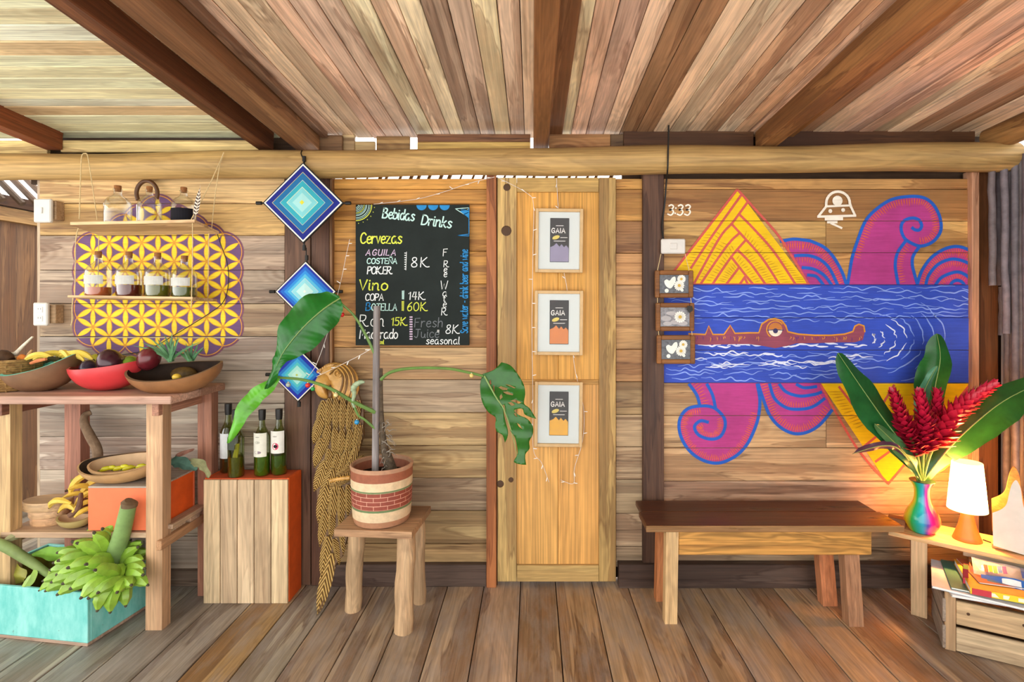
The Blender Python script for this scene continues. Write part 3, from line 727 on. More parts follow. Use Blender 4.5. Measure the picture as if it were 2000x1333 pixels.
ctext('lime', '50ml', 180, 1254, 34, 6); ctext('grey', 'Fresh', 532, 1106, 76, 7, track=1.3); ctext('grey', 'Juice', 528, 1198, 72, 7, track=1.0); ctext('white', '*', 728, 1165, 50, 7)
ctext('white', '8K', 800, 1162, 74, 7, track=1.6, slant=.15); ctext('white', 'seasonal', 632, 1254, 58, 7, xs=.98, track=1.2)
for i, chx in enumerate('FRee'): ctext('white', chx, 785-(6 if i == 0 else 0), [490, 585, 632, 672][i], [62, 54, 54, 54][i], 6)
for i, chx in enumerate('WateR'): ctext('white', chx, [755, 775, 778, 778, 765][i], [780, 840, 885, 935, 1003][i], [74, 58, 50, 58, 62][i], 6)
ctext('blue', 'Save water - drink beer and wine', 992, 1158, 62, 8, rot=-PI/2, track=1.05, xs=.60, slant=.05)
for (a, b, c, d, cn) in ((462, 455, 456, 612, 'white'), (440, 790, 438, 866, 'mint'), (438, 880, 436, 966, 'lime')):
    CH[cn].ribbon([B7(a, b), B7((a+c)/2, (b+d)/2), B7(c, d)], 1.0, cf)
    for i in range(8): CH[cn].ribbon([B7(a-16, lerp(b, d, (i+.5)/8)), B7(a-12, lerp(b, d, (i+.5)/8)), B7(a-7, lerp(b, d, (i+.5)/8))], 1.6, cf)
for i in range(10):
    y_ = lerp(1020, 1210, i/9); CH['lilac'].ribbon([B7(492, y_), B7(500, y_), B7(510, y_)], 2.6, cf)
for r in (20, 45, 70, 92, 110, 135): CH['lime' if r in (135, 70) else 'mint'].ribbon([B7(25+r*math.cos(a/12*PI/2), 48+r*math.sin(a/12*PI/2)) for a in range(13)], 1.1 if r != 135 else 1.6, cf)
for r in (32, 58, 82, 122):
    for a in range(int(r/8)+2):
        an = PI/2*(a+.5)/(int(r/8)+2); c0 = B7(25+r*math.cos(an), 48+r*math.sin(an)); CH['mint'].fill(circ(*c0, .9, 6), cf)
for a in range(6): c0 = B7(25+160*math.cos((a+.5)/6*PI/2), 48+160*math.sin((a+.5)/6*PI/2)); CH['lime'].fill(circ(*c0, .9, 6), cf)
for u in (592, 692, 792):
    c0 = B7(u, 49); CH['blue'].fill(circ(*c0, 10, 12, 0, PI), cf)
for p in ("885,80 1003,72 960,128 885,80", "1003,72 1003,310", "905,312 1003,300 1003,316 905,312", "940,112 1003,150", "935,88 1000,95", "960,128 1003,110"):
    q = [B7(*t) for t in T(p)]; q = [q[0]]+[r for a, b in zip(q, q[1:]) for r in (((a[0]+b[0])/2, (a[1]+b[1])/2), b)]; CH['blue' if p[0] != '8' else 'mint'].ribbon(q, 1.3, cf)
CH['blue'].fill([B7(925, 100), B7(1000, 92), B7(1000, 160)], cf)
for n, h in (('white', '#e8ecea'), ('lime', '#d3dc52'), ('blue', '#2f86c4'), ('mint', '#bfe4dc'), ('lilac', '#cdb6cf'), ('grey', '#6e7377')):
    CH[n].build(n+'_chalk_writing', TINTM, cbd, C(h), fix=False)['kind'] = 'stuff'
# ================================================================ left: hanging shelf and its bottles
ROPE = flat('rope', '#cdb587', .85, .2, .2, 90)
hs = thing('hanging_shelf', 'two-tier wooden shelf hung on cord from the log beam', 'shelf', W(265, 600, 2.6))
def slab(name, pts_top, th, mat, parent, colr):      # pts_top: four corners in order
    P = [Vector(p) for p in pts_top]; dn = Vector((0, 0, -th))
    mb = MB().add(P+[p+dn for p in P], [(0, 1, 2, 3), (7, 6, 5, 4), (0, 4, 5, 1), (1, 5, 6, 2), (2, 6, 7, 3), (3, 7, 4, 0)])
    return mb.build(name, mat, parent, C(colr))
DF, DB = 2.50, 2.675
u_f, u_b = wz(434, DF), wz(457, DB)+.012
ushelf = slab('upper_board', [(wx(137, DF), DF, u_f), (wx(380, DF), DF, u_f+.012), (wx(380, DF)+.012, DB, u_b), (wx(137, DF)-.005, DB, u_b-.008)], .013, WX, hs, '#dcb98c')
l_f, l_b = wz(577, DF), wz(577, DF)-.006
lshelf = slab('lower_board', [(wx(132, DF), DF, l_f), (wx(376, DF), DF, l_f-.008), (wx(376, DF)+.012, DB, l_b-.01), (wx(132, DF)-.005, DB, l_b)], .012, WX, hs, '#d6b486')
def cord(pts, r=.0024): MB().tube(catmull(pts, 4), r, 6).build('cord', ROPE, hs, smooth=True)
for pts in ([W(166, 300, 2.58), W(160, 304, 2.575), W(158, 330, 2.565), W(155, 428, 2.52)], [W(166, 300, 2.58), W(171, 304, 2.575), W(177, 340, 2.57), W(190, 430, 2.655)],
            [W(437, 298, 2.58), W(430, 315, 2.57), W(405, 370, 2.53), W(373, 430, 2.52)], [W(437, 298, 2.58), W(428, 330, 2.575), W(418, 400, 2.62), W(413, 452, 2.66)],
            [W(153, 446, 2.51), W(148, 470, 2.505), W(147, 530, 2.505), W(146, 580, 2.505)], [W(143, 582, 2.505), W(141, 600, 2.505), W(141, 625, 2.505), W(139, 636, 2.505)],
            [W(376, 436, 2.51), W(376, 500, 2.505), W(374, 590, 2.505), W(373, 602, 2.505)], [W(408, 456, 2.66), W(407, 520, 2.66), W(406, 585, 2.66), W(408, 606, 2.66)], [W(193, 462, 2.66), W(192, 520, 2.66), W(191, 588, 2.66)]): cord(pts)
CORK = flat('cork', '#8a5a34', .85, .2, .3, 120)
LABELW = flat('bottle_paper_label', '#dfe0dc', .7, .3, .08)
def jug(px, d, zbase, h, r, label, kind, liquid=None, paper=True, colr=None):
    X = wx(px, d); t = thing('bottle', label, 'bottle', (X, d, zbase), group='corked bottles on the hanging shelf')
    k = h
    prof = [(r*.9, 0), (r, .012), (r, k*.52), (r*.96, k*.58), (r*.72, k*.68), (r*.36, k*.75), (r*.3, k*.8), (r*.3, k*.89), (r*.36, k*.895), (r*.36, k*.915)]
    MB().lathe(prof, n=24).build('glass_body', GLASS, t, smooth=50, local=True)
    MB().lathe([(r*.25, k*.86), (r*.27, k*.93), (r*.27, k*1.0), (r*.24, k*1.005)], n=14).build('cork', CORK, t, smooth=50, local=True)
    if liquid:
        lv, lc = liquid
        MB().lathe([(r*.86, .004), (r*.95, .014), (r*.95, k*lv), (1e-5, k*lv+.0005)], n=24).build('liquid', flat('liquid_'+str(px), lc, .15, .5, .15, 12), t, smooth=50, local=True)
    if paper:
        mb = MB(); a0, a1, z0, z1 = paper
        n = 12; vs = []; 
        for i in range(n+1):
            an = lerp(a0, a1, i/n); vs += [(r*1.015*math.sin(an), -r*1.015*math.cos(an), k*z0), (r*1.015*math.sin(an), -r*1.015*math.cos(an), k*z1)]
        mb.add(vs, [(2*i, 2*i+2, 2*i+3, 2*i+1) for i in range(n)])
        mb.build('paper_label', TINTM, t, C(colr or '#c4c4be'), local=True)
    return t
zt = lambda px, d: lerp(u_f, u_b, (d-DF)/(DB-DF))+lerp(0, .012, (px-137)/243)*lerp(1, .65, (d-DF)/(DB-DF))+.001
ZL = l_f-.004
jug(230, 2.58, zt(230, 2.58), .19, .056, 'empty clear glass bottle at the left end of the upper shelf', 0, (.04, '#dfe3e0'), None)
jug(292, 2.585, zt(292, 2.585), .185, .050, 'empty clear glass bottle in the middle of the upper shelf', 0, None, (-1.4, -.6, .05, .5), '#e9ecec')
jug(359, 2.575, zt(359, 2.575), .175, .052, 'clear glass bottle with a black label at the right end of the upper shelf', 0, None, (-1.35, 1.35, .04, .40), '#17151c')
for px, h, lq, lab in ((192, .215, (.21, '#a8552c'), 'bottle of amber liquor, leftmost on the lower hanging shelf'), (252, .215, (.27, '#5a2018'), 'bottle of dark red liquor, second on the lower hanging shelf'),
                       (308, .212, (.27, '#5c5a18'), 'bottle of olive green liquor, third on the lower hanging shelf'), (360, .2, (.25, '#4a5020'), 'bottle of green liquor, rightmost on the lower hanging shelf')):
    jug(px, 2.56, ZL-.002*(px-130)/60, h, .053, lab, 1, lq, (-1.2, 1.0, .28, .47))
# curved brown handle hung behind the middle bottle, feather
HORN = flat('horn_brown', '#5a3a22', .45)
c0 = W(287, 378, 2.68)
tag(MB().tube(catmull([c0+Vector((.052*math.cos(a), 0, .062*math.sin(a))) for a in [lerp(-.5, 3.7, i/9) for i in range(10)]], 3), .0095, 10).build('hook', HORN, smooth=True), 'curved brown horn hook on the wall behind the middle bottle of the upper shelf', 'hook')
ft = thing('feather', 'striped feather leaning at the right end of the upper shelf', 'feather', W(381, 428, 2.49))
a, b = W(381, 428, 2.49), W(391, 366, 2.49)
MB().tube([a, lerp(a, b, .5), b], [.0016, .0012, .0006], 6).build('quill', flat('quill', '#cbb9a0'), ft)
for k, (cn, ph) in enumerate((('#4a3a34', 0), ('#d8cdbf', 1))):
    mb = MB()
    for i in range(18):
        if i % 2 != ph: continue
        t0, t1 = .08+i*.051, .08+(i+1)*.051; p0_, p1_ = lerp(a, b, t0), lerp(a, b, t1); w0 = .0125*math.sin(PI*min(t0*.9+.15, 1)); w1 = .0125*math.sin(PI*min(t1*.9+.15, 1))
        sx = Vector((1, 0, -.3)); dy = Vector((0, .0008, 0))
        mb.add([p0_-sx*w0+Vector((0, 0, .006)), p0_, p0_+sx*w0*1.0+Vector((0, 0, .012)), p1_+sx*w1+Vector((0, 0, .012)), p1_, p1_-sx*w1+Vector((0, 0, .006))], [(0, 1, 4, 5), (1, 2, 3, 4)])
    mb.build('vane_bands', TINTM, ft, C(cn))['kind'] = 'stuff'

# switch and outlet boxes at the left end of the wall
PLW = flat('white_plastic', '#d2cfc8', .35, .5, .04); PLG = flat('socket_grey', '#8a8a88', .5)
def wallplate(name, label, cat, px, py, w, h, kind, blockpx, d=2.655):
    t = thing(name, label, cat, W(px, py+h/2, d))
    p = W(px, py, d); MB().box(p, (w*d/F, .02, h*d/F), .005).build('plate', PLW, t)
    q = W(blockpx[0], py, 2.69); MB().box(q+Vector((0, .005, 0)), (blockpx[1]*2.7/F, .05, h*.8*2.7/F), .003).build('mounting_block', PLAIN['X'], t, C('#a98a68'))
    fy = Vector((0, -.011, 0))
    if kind == 'switch': MB().box(p+fy, (.011, .008, .03), .002).build('toggle', PLW, t)
    elif kind == 'rocker':
        MB().box(p+fy, (.034, .006, .03), .003).build('rocker', PLW, t)
    else:
        for dz in (.022, -.022):
            MB().box(p+fy+Vector((0, .0005, dz)), (.03, .003, .028), .001).build('socket', PLW, t)
            for dx in (-.006, .006): MB().box(p+fy+Vector((dx, -.001, dz+.004)), (.002, .002, .008), .0002).build('slot', PLG, t)
    return t
wallplate('light_switch', 'white toggle switch on a wooden block by the hanging shelf', 'switch', 85, 412, 34, 46, 'switch', (106, 20))
wallplate('power_outlet', 'white double outlet on a wooden block left of the petal painting', 'outlet', 81, 614, 28, 45, 'outlet', (103, 24))
CABLE = flat('black_cable', '#15130f', .5)
def cable(name, label, pts, r=.0028):
    return tag(MB().tube(catmull(pts, 6), r, 6).build(name, CABLE, smooth=True), label, 'cable')
cable('cable', 'thin black cable looping from the hanging shelf down to the fruit bowls', [W(424, 456, 2.705), W(432, 480, 2.705), W(444, 515, 2.705), W(446, 555, 2.705), W(436, 590, 2.70), W(405, 615, 2.70), W(340, 655, 2.70), W(290, 683, 2.70), W(235, 694, 2.70)], .0022)

# ================================================================ yarn diamonds
def diamond(px, py, R1, bands, label, d=2.655, ang=0.0, cord=None):
    t = thing('yarn_ornament', label, 'wall hanging', W(px, py, d), (0, ang, 0), group='three yarn diamonds on the posts')
    s = d/F; r0 = R1*s
    stick = flat('black_stick', '#15120f', .5) if 'black_stick' not in bpy.data.materials else bpy.data.materials['black_stick']
    MB().tube([(-r0*1.16, 0, 0), (r0*1.16, 0, 0)], .0045, 8).build('stick', stick, t, local=True); MB().tube([(0, .006, -r0*1.16), (0, .006, r0*1.16)], .0045, 8).build('stick', stick, t, local=True)
    for q in ((-1, 0), (1, 0), (0, -1), (0, 1)):
        c = Vector((q[0]*r0*1.1, 0 if q[0] else .006, q[1]*r0*1.1)); v = Vector((q[0], 0, q[1]))
        MB().tube([c-v*.012, c+v*.013], .0085, 10).build('tip', stick, t, local=True)
    dep = .006
    for i, (f0, f1, cn) in enumerate(bands):
        a, b = r0*f0, r0*f1; y0, y1 = -dep-.014*(1-f0), -dep-.014*(1-f1); mb = MB()
        if b > 1e-4:
            V = []
            for r, y in ((a, y0), (b, y1)): V += [(r, y, 0), (0, y, r), (-r, y, 0), (0, y, -r)]
            mb.add(V, [(k, (k+1) % 4, 4+(k+1) % 4, 4+k) for k in range(4)])
            if i == 0: mb.add([(a, y0, 0), (0, y0, a), (-a, y0, 0), (0, y0, -a), (a, .004, 0), (0, .004, a), (-a, .004, 0), (0, .004, -a)], [(k, (k+1) % 4, 4+(k+1) % 4, 4+k) for k in range(4)])
        else: mb.add([(a, y0, 0), (0, y0, a), (-a, y0, 0), (0, y0, -a), (0, y1, 0)], [(k, (k+1) % 4, 4) for k in range(4)])
        mb.build('yarn_band', YARN, t, C(cn), local=True)
    if cord: MB().tube(catmull([W(*q) for q in cord], 4), .003, 6).build('hanging_cord', CABLE, t, smooth=True)
    return t
t = NT('yarn'); oi = t.n('ShaderNodeObjectInfo'); tc = t.n('ShaderNodeTexCoord'); sp = t.n('ShaderNodeSeparateXYZ'); t.l(tc.outputs['Object'], sp.inputs[0])
dd_ = t.math('ADD', t.math('ABSOLUTE', sp.outputs[0]), t.math('ABSOLUTE', sp.outputs[2])); th = t.math('SINE', t.math('MULTIPLY', dd_, 1800.0))
vs = t.n('ShaderNodeVectorMath', operation='SCALE'); t.l(oi.outputs['Color'], vs.inputs[0]); t.l(t.rng(th, -1, 1, .85, 1.1), vs.inputs['Scale']); t.l(vs.outputs[0], t.b.inputs['Base Color']); t.b.inputs['Roughness'].default_value = .85; t.bump(th, .3, .002); YARN = t.m
diamond(593, 397, 79, [(1, .965, '#141414'), (.965, .92, '#efe9dc'), (.92, .76, '#12207e'), (.76, .745, '#c8c06a'), (.745, .56, '#14689e'), (.56, .55, '#d9d4b0'), (.55, .39, '#2fa4b4'), (.39, .375, '#d9e0b0'), (.375, .24, '#7cc8cc'), (.24, .06, '#9fd6d4'), (.06, 0, '#d8d23c')], 'largest yarn diamond, topmost of the three blue ones on the posts', 2.572, cord=[(594, 318, 2.572), (592, 310, 2.575), (588, 300, 2.585), (590, 294, 2.60)])
diamond(598, 570, 60, [(1, .965, '#141414'), (.965, .91, '#efe9dc'), (.91, .82, '#1c2f9c'), (.82, .69, '#1f66c4'), (.69, .57, '#2f8fd8'), (.57, .44, '#57b8dc'), (.44, .43, '#efe9dc'), (.43, .28, '#8fd4dc'), (.28, .05, '#bfe6e2'), (.05, 0, '#e8efe4')], 'middle yarn diamond of the three, partly behind the big green leaf', cord=[(598, 484, 2.67), (598, 496, 2.67), (598, 508, 2.67)])
diamond(583, 732, 53, [(1, .965, '#141414'), (.965, .91, '#efe9dc'), (.91, .74, '#1a2a9e'), (.74, .6, '#1f72c0'), (.6, .47, '#3aa6d4'), (.47, .35, '#52c0c4'), (.35, .2, '#a6e0d4'), (.2, .05, '#bfe8d8'), (.05, 0, '#b8c860')], 'lowest yarn diamond of the three, above the green wine bottles', cord=[(597, 632, 2.68), (595, 655, 2.68), (592, 678, 2.68)])

# ================================================================ tall orange crate and wine bottles
OR = flat('orange_paint', '#d8581c', .55, .35, .16, 14, bump=.1)
cr = thing('crate', 'tall orange crate with a bare slatted front carrying the wine bottles', 'crate', (-1.345, 2.61, 0))
XA, XB, YA, YB_, ZT = -1.549, -1.150, 2.535, 2.682, .585
MB().box((XB-.007, (YA+YB_)/2+.007, ZT/2), (.014, YB_-YA-.014, ZT), .001).build('side_panel', OR, cr); MB().box((XA+.007, (YA+YB_)/2+.007, ZT/2), (.014, YB_-YA-.014, ZT), .001).build('side_panel', OR, cr)
MB().box(((XA+XB)/2, (YA+YB_)/2+.006, ZT-.006), (XB-XA-.028, YB_-YA-.014, .012), .001).build('top_panel', flat('orange_top', '#c8562c', .6, .3, .25, 18), cr)
w5 = (XB-XA)/5
for i, cn in enumerate(('#dcc29a', '#d0b490', '#e0c6a0', '#d4b892', '#dec49c')):
    MB().box((XA+w5*(i+.5), YA+.006, ZT/2-.002), (w5-.004, .013, ZT-.004), .0015).build('slat', PLAIN['Z'], cr, jit(C(cn), .05), org=(XA+w5*(i+.5), YA, ZT/2))
GG = glass('green_bottle_glass', (.58, .66, .34, 1), .8)
def wine(px, py, h, label, lab=None, fill='#2c4012', foil='#1b1a18', extra=None, r=.036, strips=False):
    d = .815*F/(py-CY); t = thing('wine_bottle', label, 'bottle', (wx(px, d), d, ZT), group='green wine bottles on the orange crate')
    prof = [(r*.85, 0), (r, .006), (r, h*.56), (r*.97, h*.6), (r*.7, h*.68), (r*.45, h*.74), (r*.37, h*.8), (r*.36, h*.95), (r*.42, h*.955), (r*.42, h*.985), (r*.36, h*.99)]
    MB().lathe(prof, n=22).build('glass_body', GG, t, smooth=50, local=True)
    MB().lathe([(r*.8, .003), (r*.92, .012), (r*.92, h*.3), (1e-5, h*.3)], n=18).build('contents', flat('bottle_contents', fill, .5, .3, .3, 60), t, smooth=50, local=True)
    MB().lathe([(r*.40, h*.84), (r*.45, h*.9), (r*.46, h*1.0), (r*.3, h*1.004)], n=14).build('cap', flat('bottle_cap', foil, .4), t, smooth=50, local=True)
    if strips:
        for k in range(3): MB().tube([(-.012+.012*k, -.02, .02), (.0+.008*k, -.022, h*.3), (.012+.004*k, -.016, h*.5)], .005, 6).build('yellow_strip', TINT, t, C('#c8b43a'), local=True)
    if lab:
        cn, z0, z1, a0, a1 = lab; vs = []; n = 10
        for i in range(n+1):
            an = lerp(a0, a1, i/n); vs += [(r*1.02*math.sin(an), -r*1.02*math.cos(an), h*z0), (r*1.02*math.sin(an), -r*1.02*math.cos(an), h*z1)]
        lo = MB().add(vs, [(2*i, 2*i+2, 2*i+3, 2*i+1) for i in range(n)]).build('paper_label', TINTM, t, C(cn), local=True)
        if extra:
            for (cz, rx, rz, hexc, ac) in extra:
                mb = MB(); vs = []; m = 14
                for i in range(m): an = ac+rx*math.cos(2*PI*i/m); vs.append((r*1.035*math.sin(an), -r*1.035*math.cos(an), h*(cz+rz*math.sin(2*PI*i/m))))
                mb.add(vs, [tuple(range(m))]).build('label_print', TINTM, lo, C(hexc), local=True)
    return t
wine(446, 922, .335, 'green wine bottle with a white label, furthest left on the orange crate', ('#d9dcdc', .22, .58, -1.3, .5), '#28301a')
wine(461, 931, .32, 'green wine bottle with yellow strips inside, partly behind the hanging leaf', ('#4b5048', .42, .6, -.9, .3), '#6a6418', extra=None, strips=True)
wine(512, 928, .315, 'green wine bottle with a cream label, second from the right on the orange crate', ('#dcdacb', .3, .66, -1.25, 1.0), '#547a1e', extra=[(.37, .5, .022, '#8f7f88', -.15), (.52, .34, .02, '#b9b7a8', -.15), (.6, .28, .008, '#a8a69a', -.15)])
wb = wine(545, 926, .315, 'green wine bottle with a pink lips label, rightmost on the orange crate', ('#dedcd2', .34, .68, -1.2, 1.1), '#486a26', extra=[(.45, .42, .055, '#c8506a', -.05), (.45, .26, .025, '#1d1618', -.02), (.6, .3, .012, '#b4b0a6', -.1)])
# ================================================================ left: fruit table
TZ = 1.02
tb = thing('table', 'tall narrow wooden table with a slatted lower shelf holding the fruit bowls', 'table', (-2.0, 2.5, 0))
MB().box((-2.06, 2.365, TZ-.017), (1.08, .20, .034), .003).build('tabletop_board', PLAIN['X'], tb, C('#c8a08a'))
MB().box((-2.06, 2.568, TZ-.017), (1.08, .20, .034), .003).build('tabletop_board', PLAIN['X'], tb, C('#a98068'))
def leg(px0, px1, d, c, w=.075, dep=.055, lean=0.0, top=TZ-.034):
    X0, X1 = wx(px0, d), wx(px1, d); xc = (X0+X1)/2
    mb = MB(); hw = (X1-X0)/2
    vs = []
    for z, dx in ((0, lean), (top, 0)):
        for sx, sy in ((-1, -1), (1, -1), (1, 1), (-1, 1)): vs.append((xc+dx+sx*hw, d+(sy+1)*dep/2, z))
    return mb.add(vs, [(3, 2, 1, 0), (4, 5, 6, 7), (0, 1, 5, 4), (1, 2, 6, 5), (2, 3, 7, 6), (3, 0, 4, 7)]).build('leg', PLAIN['Z'], tb, C(c), org=(xc, d, top/2))
leg(286, 318, 2.325, '#c9a27c', lean=-.004); leg(-12, 20, 2.335, '#c8a878')
leg(386, 413, 2.60, '#a8745c'); leg(126, 157, 2.58, '#b07a64')
MB().box((-1.61, 2.47, TZ-.062), (.03, .34, .055), .002).build('cross_rail', PLAIN['Y'], tb, C('#a87860')); MB().box((-2.28, 2.47, TZ-.062), (.03, .34, .055), .002).build('cross_rail', PLAIN['Y'], tb, C('#8a5c48'))
SZ = .42
for y0, y1, x0, x1, c in ((2.33, 2.41, -2.30, -1.60, '#c6a888'), (2.415, 2.49, -2.30, -1.60, '#bfa286'), (2.50, 2.57, -2.3, -1.585, '#b49880'), (2.58, 2.64, -2.3, -1.6, '#b0947c')):
    MB().box(((x0+x1)/2, (y0+y1)/2, SZ-.012), (x1-x0, y1-y0, .024), .002).build('shelf_slat', PLAIN['X'], tb, jit(C(c), .05), org=((x0+x1)/2, (y0+y1)/2, SZ))
MB().box((-1.595, 2.5, SZ-.045), (.024, .40, .04), .002).build('shelf_rail', PLAIN['Y'], tb, C('#b98c66')); MB().box((-2.29, 2.5, SZ-.045), (.024, .40, .04), .002).build('shelf_rail', PLAIN['Y'], tb, C('#b98c66'))
MB().box((-1.60, 2.5, SZ+.012), (.05, .28, .02), .002).build('loose_slat', PLAIN['Y'], tb, C('#a98e74'))
# --- bowls
def bowl(name, label, c, a, b, h, outer, inner, tilt=(0, 0, 0), th=.008, rim=None, group=None, notch=None, lip=0.0, z=0.0):
    """boat shaped bowl: a,b half axes, h height, upswept ends by lip"""
    t = thing(name, label, 'bowl', (c[0], c[1], c[2]), tilt, group)
    n = 40; m = 9
    def surf(off, fl):
        vs = []; fs = []
        for j in range(m+1):
            q = j/m; rr = math.sin(q*PI/2)**.8 if q > 0 else 0.0
            for i in range(n):
                an = 2*PI*i/n; ca, sa = math.cos(an), math.sin(an)
                bump_ = 1.0
                if notch and ca < 0: bump_ = 1-notch*math.exp(-((an-PI-.42)/.1)**2)-notch*math.exp(-((an-PI+.42)/.1)**2)
                X = (a-off)*rr*ca*bump_; Y = (b-off)*rr*sa*bump_
                Z = h*(1-math.cos(q*PI/2))**.9+lip*(abs(ca)**3)*rr**3+off*(1-q*.9)
                vs.append((X, Y, Z))
        for j in range(m):
            for i in range(n):
                i2 = (i+1) % n; fs.append((j*n+i, j*n+i2, (j+1)*n+i2, (j+1)*n+i))
        return vs, fs
    vo, fo = surf(0, 1); vi, fi = surf(th, 0)
    MB().add(vo, fo).build('outer_shell', outer, t, smooth=60, local=True)
    MB().add(vi, [f[::-1] for f in fi]).build('inner_shell', inner, t, smooth=60, local=True, fix=False)
    rimv = vo[-n:]+vi[-n:]
    MB().add(rimv, [(i, (i+1) % n, n+(i+1) % n, n+i) for i in range(n)]).build('rim', rim or outer, t, local=True)
    return t
GOURD = flat('gourd_brown', '#8a5f3a', .5, .4, .3, 9); GOURDK = flat('gourd_dark_inside', '#2a1c12', .7, .2, .5, 14); RIMK = flat('gourd_rim', '#6a5038', .6)
TURQ_IN = flat('bowl_turquoise', '#5fae9c', .5, .4, .2, 14); BRN = flat('bowl_brown', '#7a5a40', .55, .4, .25, 10)
RED = flat('bowl_red', '#c8383c', .35, .5, .1, 10); REDIN = flat('bowl_red_dark', '#7a2226', .5)
def zat(d, z): return (wx, d, z)
bowl('bowl', 'brown wooden bowl with turquoise inside holding bananas, beside the basket', (wx(102, 2.46), 2.46, TZ), .158, .125, .122, BRN, TURQ_IN, (.24, -.2, 0), th=.012, rim=TURQ_IN, notch=.10, lip=.015)
bowl('bowl', 'red bowl heaped with dark purple fruit on the table', (wx(218, 2.44), 2.44, TZ), .160, .125, .112, RED, REDIN, (.02, -.10, 0), notch=.06, lip=.01, rim=flat('red_rim', '#d05a5a', .4))
bowl('bowl', 'long brown gourd bowl with black inside holding the pineapple, at the table end', (wx(352, 2.42), 2.42, TZ-.004), .205, .125, .098, GOURD, GOURDK, (.25, -.06, 0), lip=.022, th=.01, rim=RIMK)
# small turquoise handle on the left bowl
# --- fruit
PURP = tinted('purple_skin', rough=.25, spec=.5, var=.5, scale=9)
def fruit(name, label, cat, c, r, sc_, colr, rot=(0, 0, 0), mat=None, group=None, stem=True):
    o = MB().ball((0, 0, 0), r, 20, sc_).build(name, mat or PURP, None, C(colr), smooth=True, org=(0, 0, 0)); o.location = c; o.rotation_euler = rot
    tag(o, label, cat, group)
    if stem: 
        s = MB().tube([(0, 0, r*sc_[2]*.95), (.003, 0, r*sc_[2]+.01)], [.005, .003], 8).build('stem', TINTM, o, C('#5a4a30'), local=True)
    return o
FZ = TZ+.13
g = 'dark fruit in the red bowl'
fruit('fruit', 'large shiny purple fruit on top of the red bowl', 'fruit', W(217, 709, 2.40), .058, (1.1, 1, .82), '#3a1420', (.2, 1.2, .3), group=g)
fruit('fruit', 'dark purple fruit at the left edge of the red bowl', 'fruit', W(176, 723, 2.42), .045, (1.05, 1, .8), '#2c1a30', (0, 1.3, 0), group=g)
fruit('fruit', 'reddish fruit with a green patch between the red bowl and the gourd bowl', 'fruit', W(291, 701, 2.43), .053, (1.05, 1, .86), '#5a1a20', (.2, -1.2, 0), group=g)
fruit('fruit', 'green mango peeping between the two purple fruits', 'fruit', W(256, 715, 2.44), .042, (1.1, 1, .8), '#6f8a2a', (0, 1.4, 0), group=g)
fruit('fruit', 'dark fruit at the back of the red bowl', 'fruit', W(238, 710, 2.50), .04, (1, 1, .85), '#2f1418', (0, 1, 0), group=g)
fruit('fruit', 'small yellow-green fruit behind the red bowl', 'fruit', W(187, 702, 2.52), .026, (1, 1, .9), '#c2c23a', (0, .5, 0), group=g)
fruit('fruit', 'yellow passion fruit half hidden inside the gourd bowl rim', 'fruit', W(345, 737, 2.36), .018, (1, 1, .85), '#d8b23c', stem=False)
# pineapple
pn = thing('pineapple', 'pineapple lying in the gourd bowl with its spiky crown up', 'pineapple', W(345, 715, 2.46))
mb = MB().ball((.02, .02, -.04), .048, 18, (1.2, .9, .7)); mb.build('fruit_body', flat('pineapple_skin', '#5a4420', .6, .3, .5, 40, bump=.4), pn, smooth=True, local=True)
LEAFP = tinted('pineapple_leaf', rough=.45, spec=.4, var=.3, scale=20)
rr = random.Random(3)
def blade(base, direc, L, w, curl, n=6):
    d0 = Vector(direc).normalized(); side = d0.cross(Vector((0, -1, .2))).normalized(); vs = []
    out = Vector((d0.x, d0.y*.4, 0))
    for i in range(n+1):
        t_ = i/n; p = Vector(base)+d0*L*t_+(out*curl*L*t_*t_)-Vector((0, 0, curl*L*.25*t_**3)); ww = w*(1-t_)**.7*(.8+.6*t_*(1-t_))
        vs += [p-side*ww, p+Vector((0, .35*ww, -.2*ww)), p+side*ww]
    fs = []
    for i in range(n): fs += [(3*i, 3*i+1, 3*i+4, 3*i+3), (3*i+1, 3*i+2, 3*i+5, 3*i+4)]
    return vs, fs
for cpx, cpy, dcr, nn, Ls in ((333, 706, 2.43, 22, .13), (372, 705, 2.47, 16, .085)):
    basep = W(cpx, cpy, dcr)-pn.location
    for i in range(nn):
        an = rr.uniform(0, 2*PI); el = rr.uniform(.15, 1.1); v = (math.cos(an)*math.sin(el), math.sin(an)*math.sin(el)*.7, math.cos(el)+.15)
        MB().add(*blade(basep+Vector((rr.uniform(-.008, .008), rr.uniform(-.008, .008), 0)), v, Ls*rr.uniform(.7, 1.15), .009, rr.uniform(.1, .5))).build('crown_leaf', LEAFP, pn, jit(C('#4f7a50'), .35), local=True, fix=False)
# bananas
BAN = tinted('banana_skin', rough=.45, spec=.4, var=.12, scale=30)
def banana_mesh(L=.15, r=.016, bend=.035, tip=True):
    pts = []; R = []
    for i in range(11):
        q = i/10; pts.append((L*(q-.5), 0, bend*(1-(2*q-1)**2)))
        R.append(r*interp([(0, .35), (.08, .5), (.2, .88), (.5, 1.0), (.8, .86), (.92, .5), (1, .3)], q))
    return MB().tube(pts, R, 6)
bm_ = banana_mesh().mesh('banana', (0, 0, 0), BAN, 35); bt_ = MB().tube([(.07, 0, .003), (.083, 0, -.002)], [.0055, .004], 6).mesh('banana_tip', (0, 0, 0), flat('banana_tip_dark', '#3a2f1c', .7), True)
def ban(parent, p, rot, s=1.0, c='#d8b83a', tip=True):
    o = inst('banana', bm_, parent, p, rot, (s, s, s), jit(C(c), .1))
    if tip: inst('tip', bt_, o, (0, 0, 0))
    return o
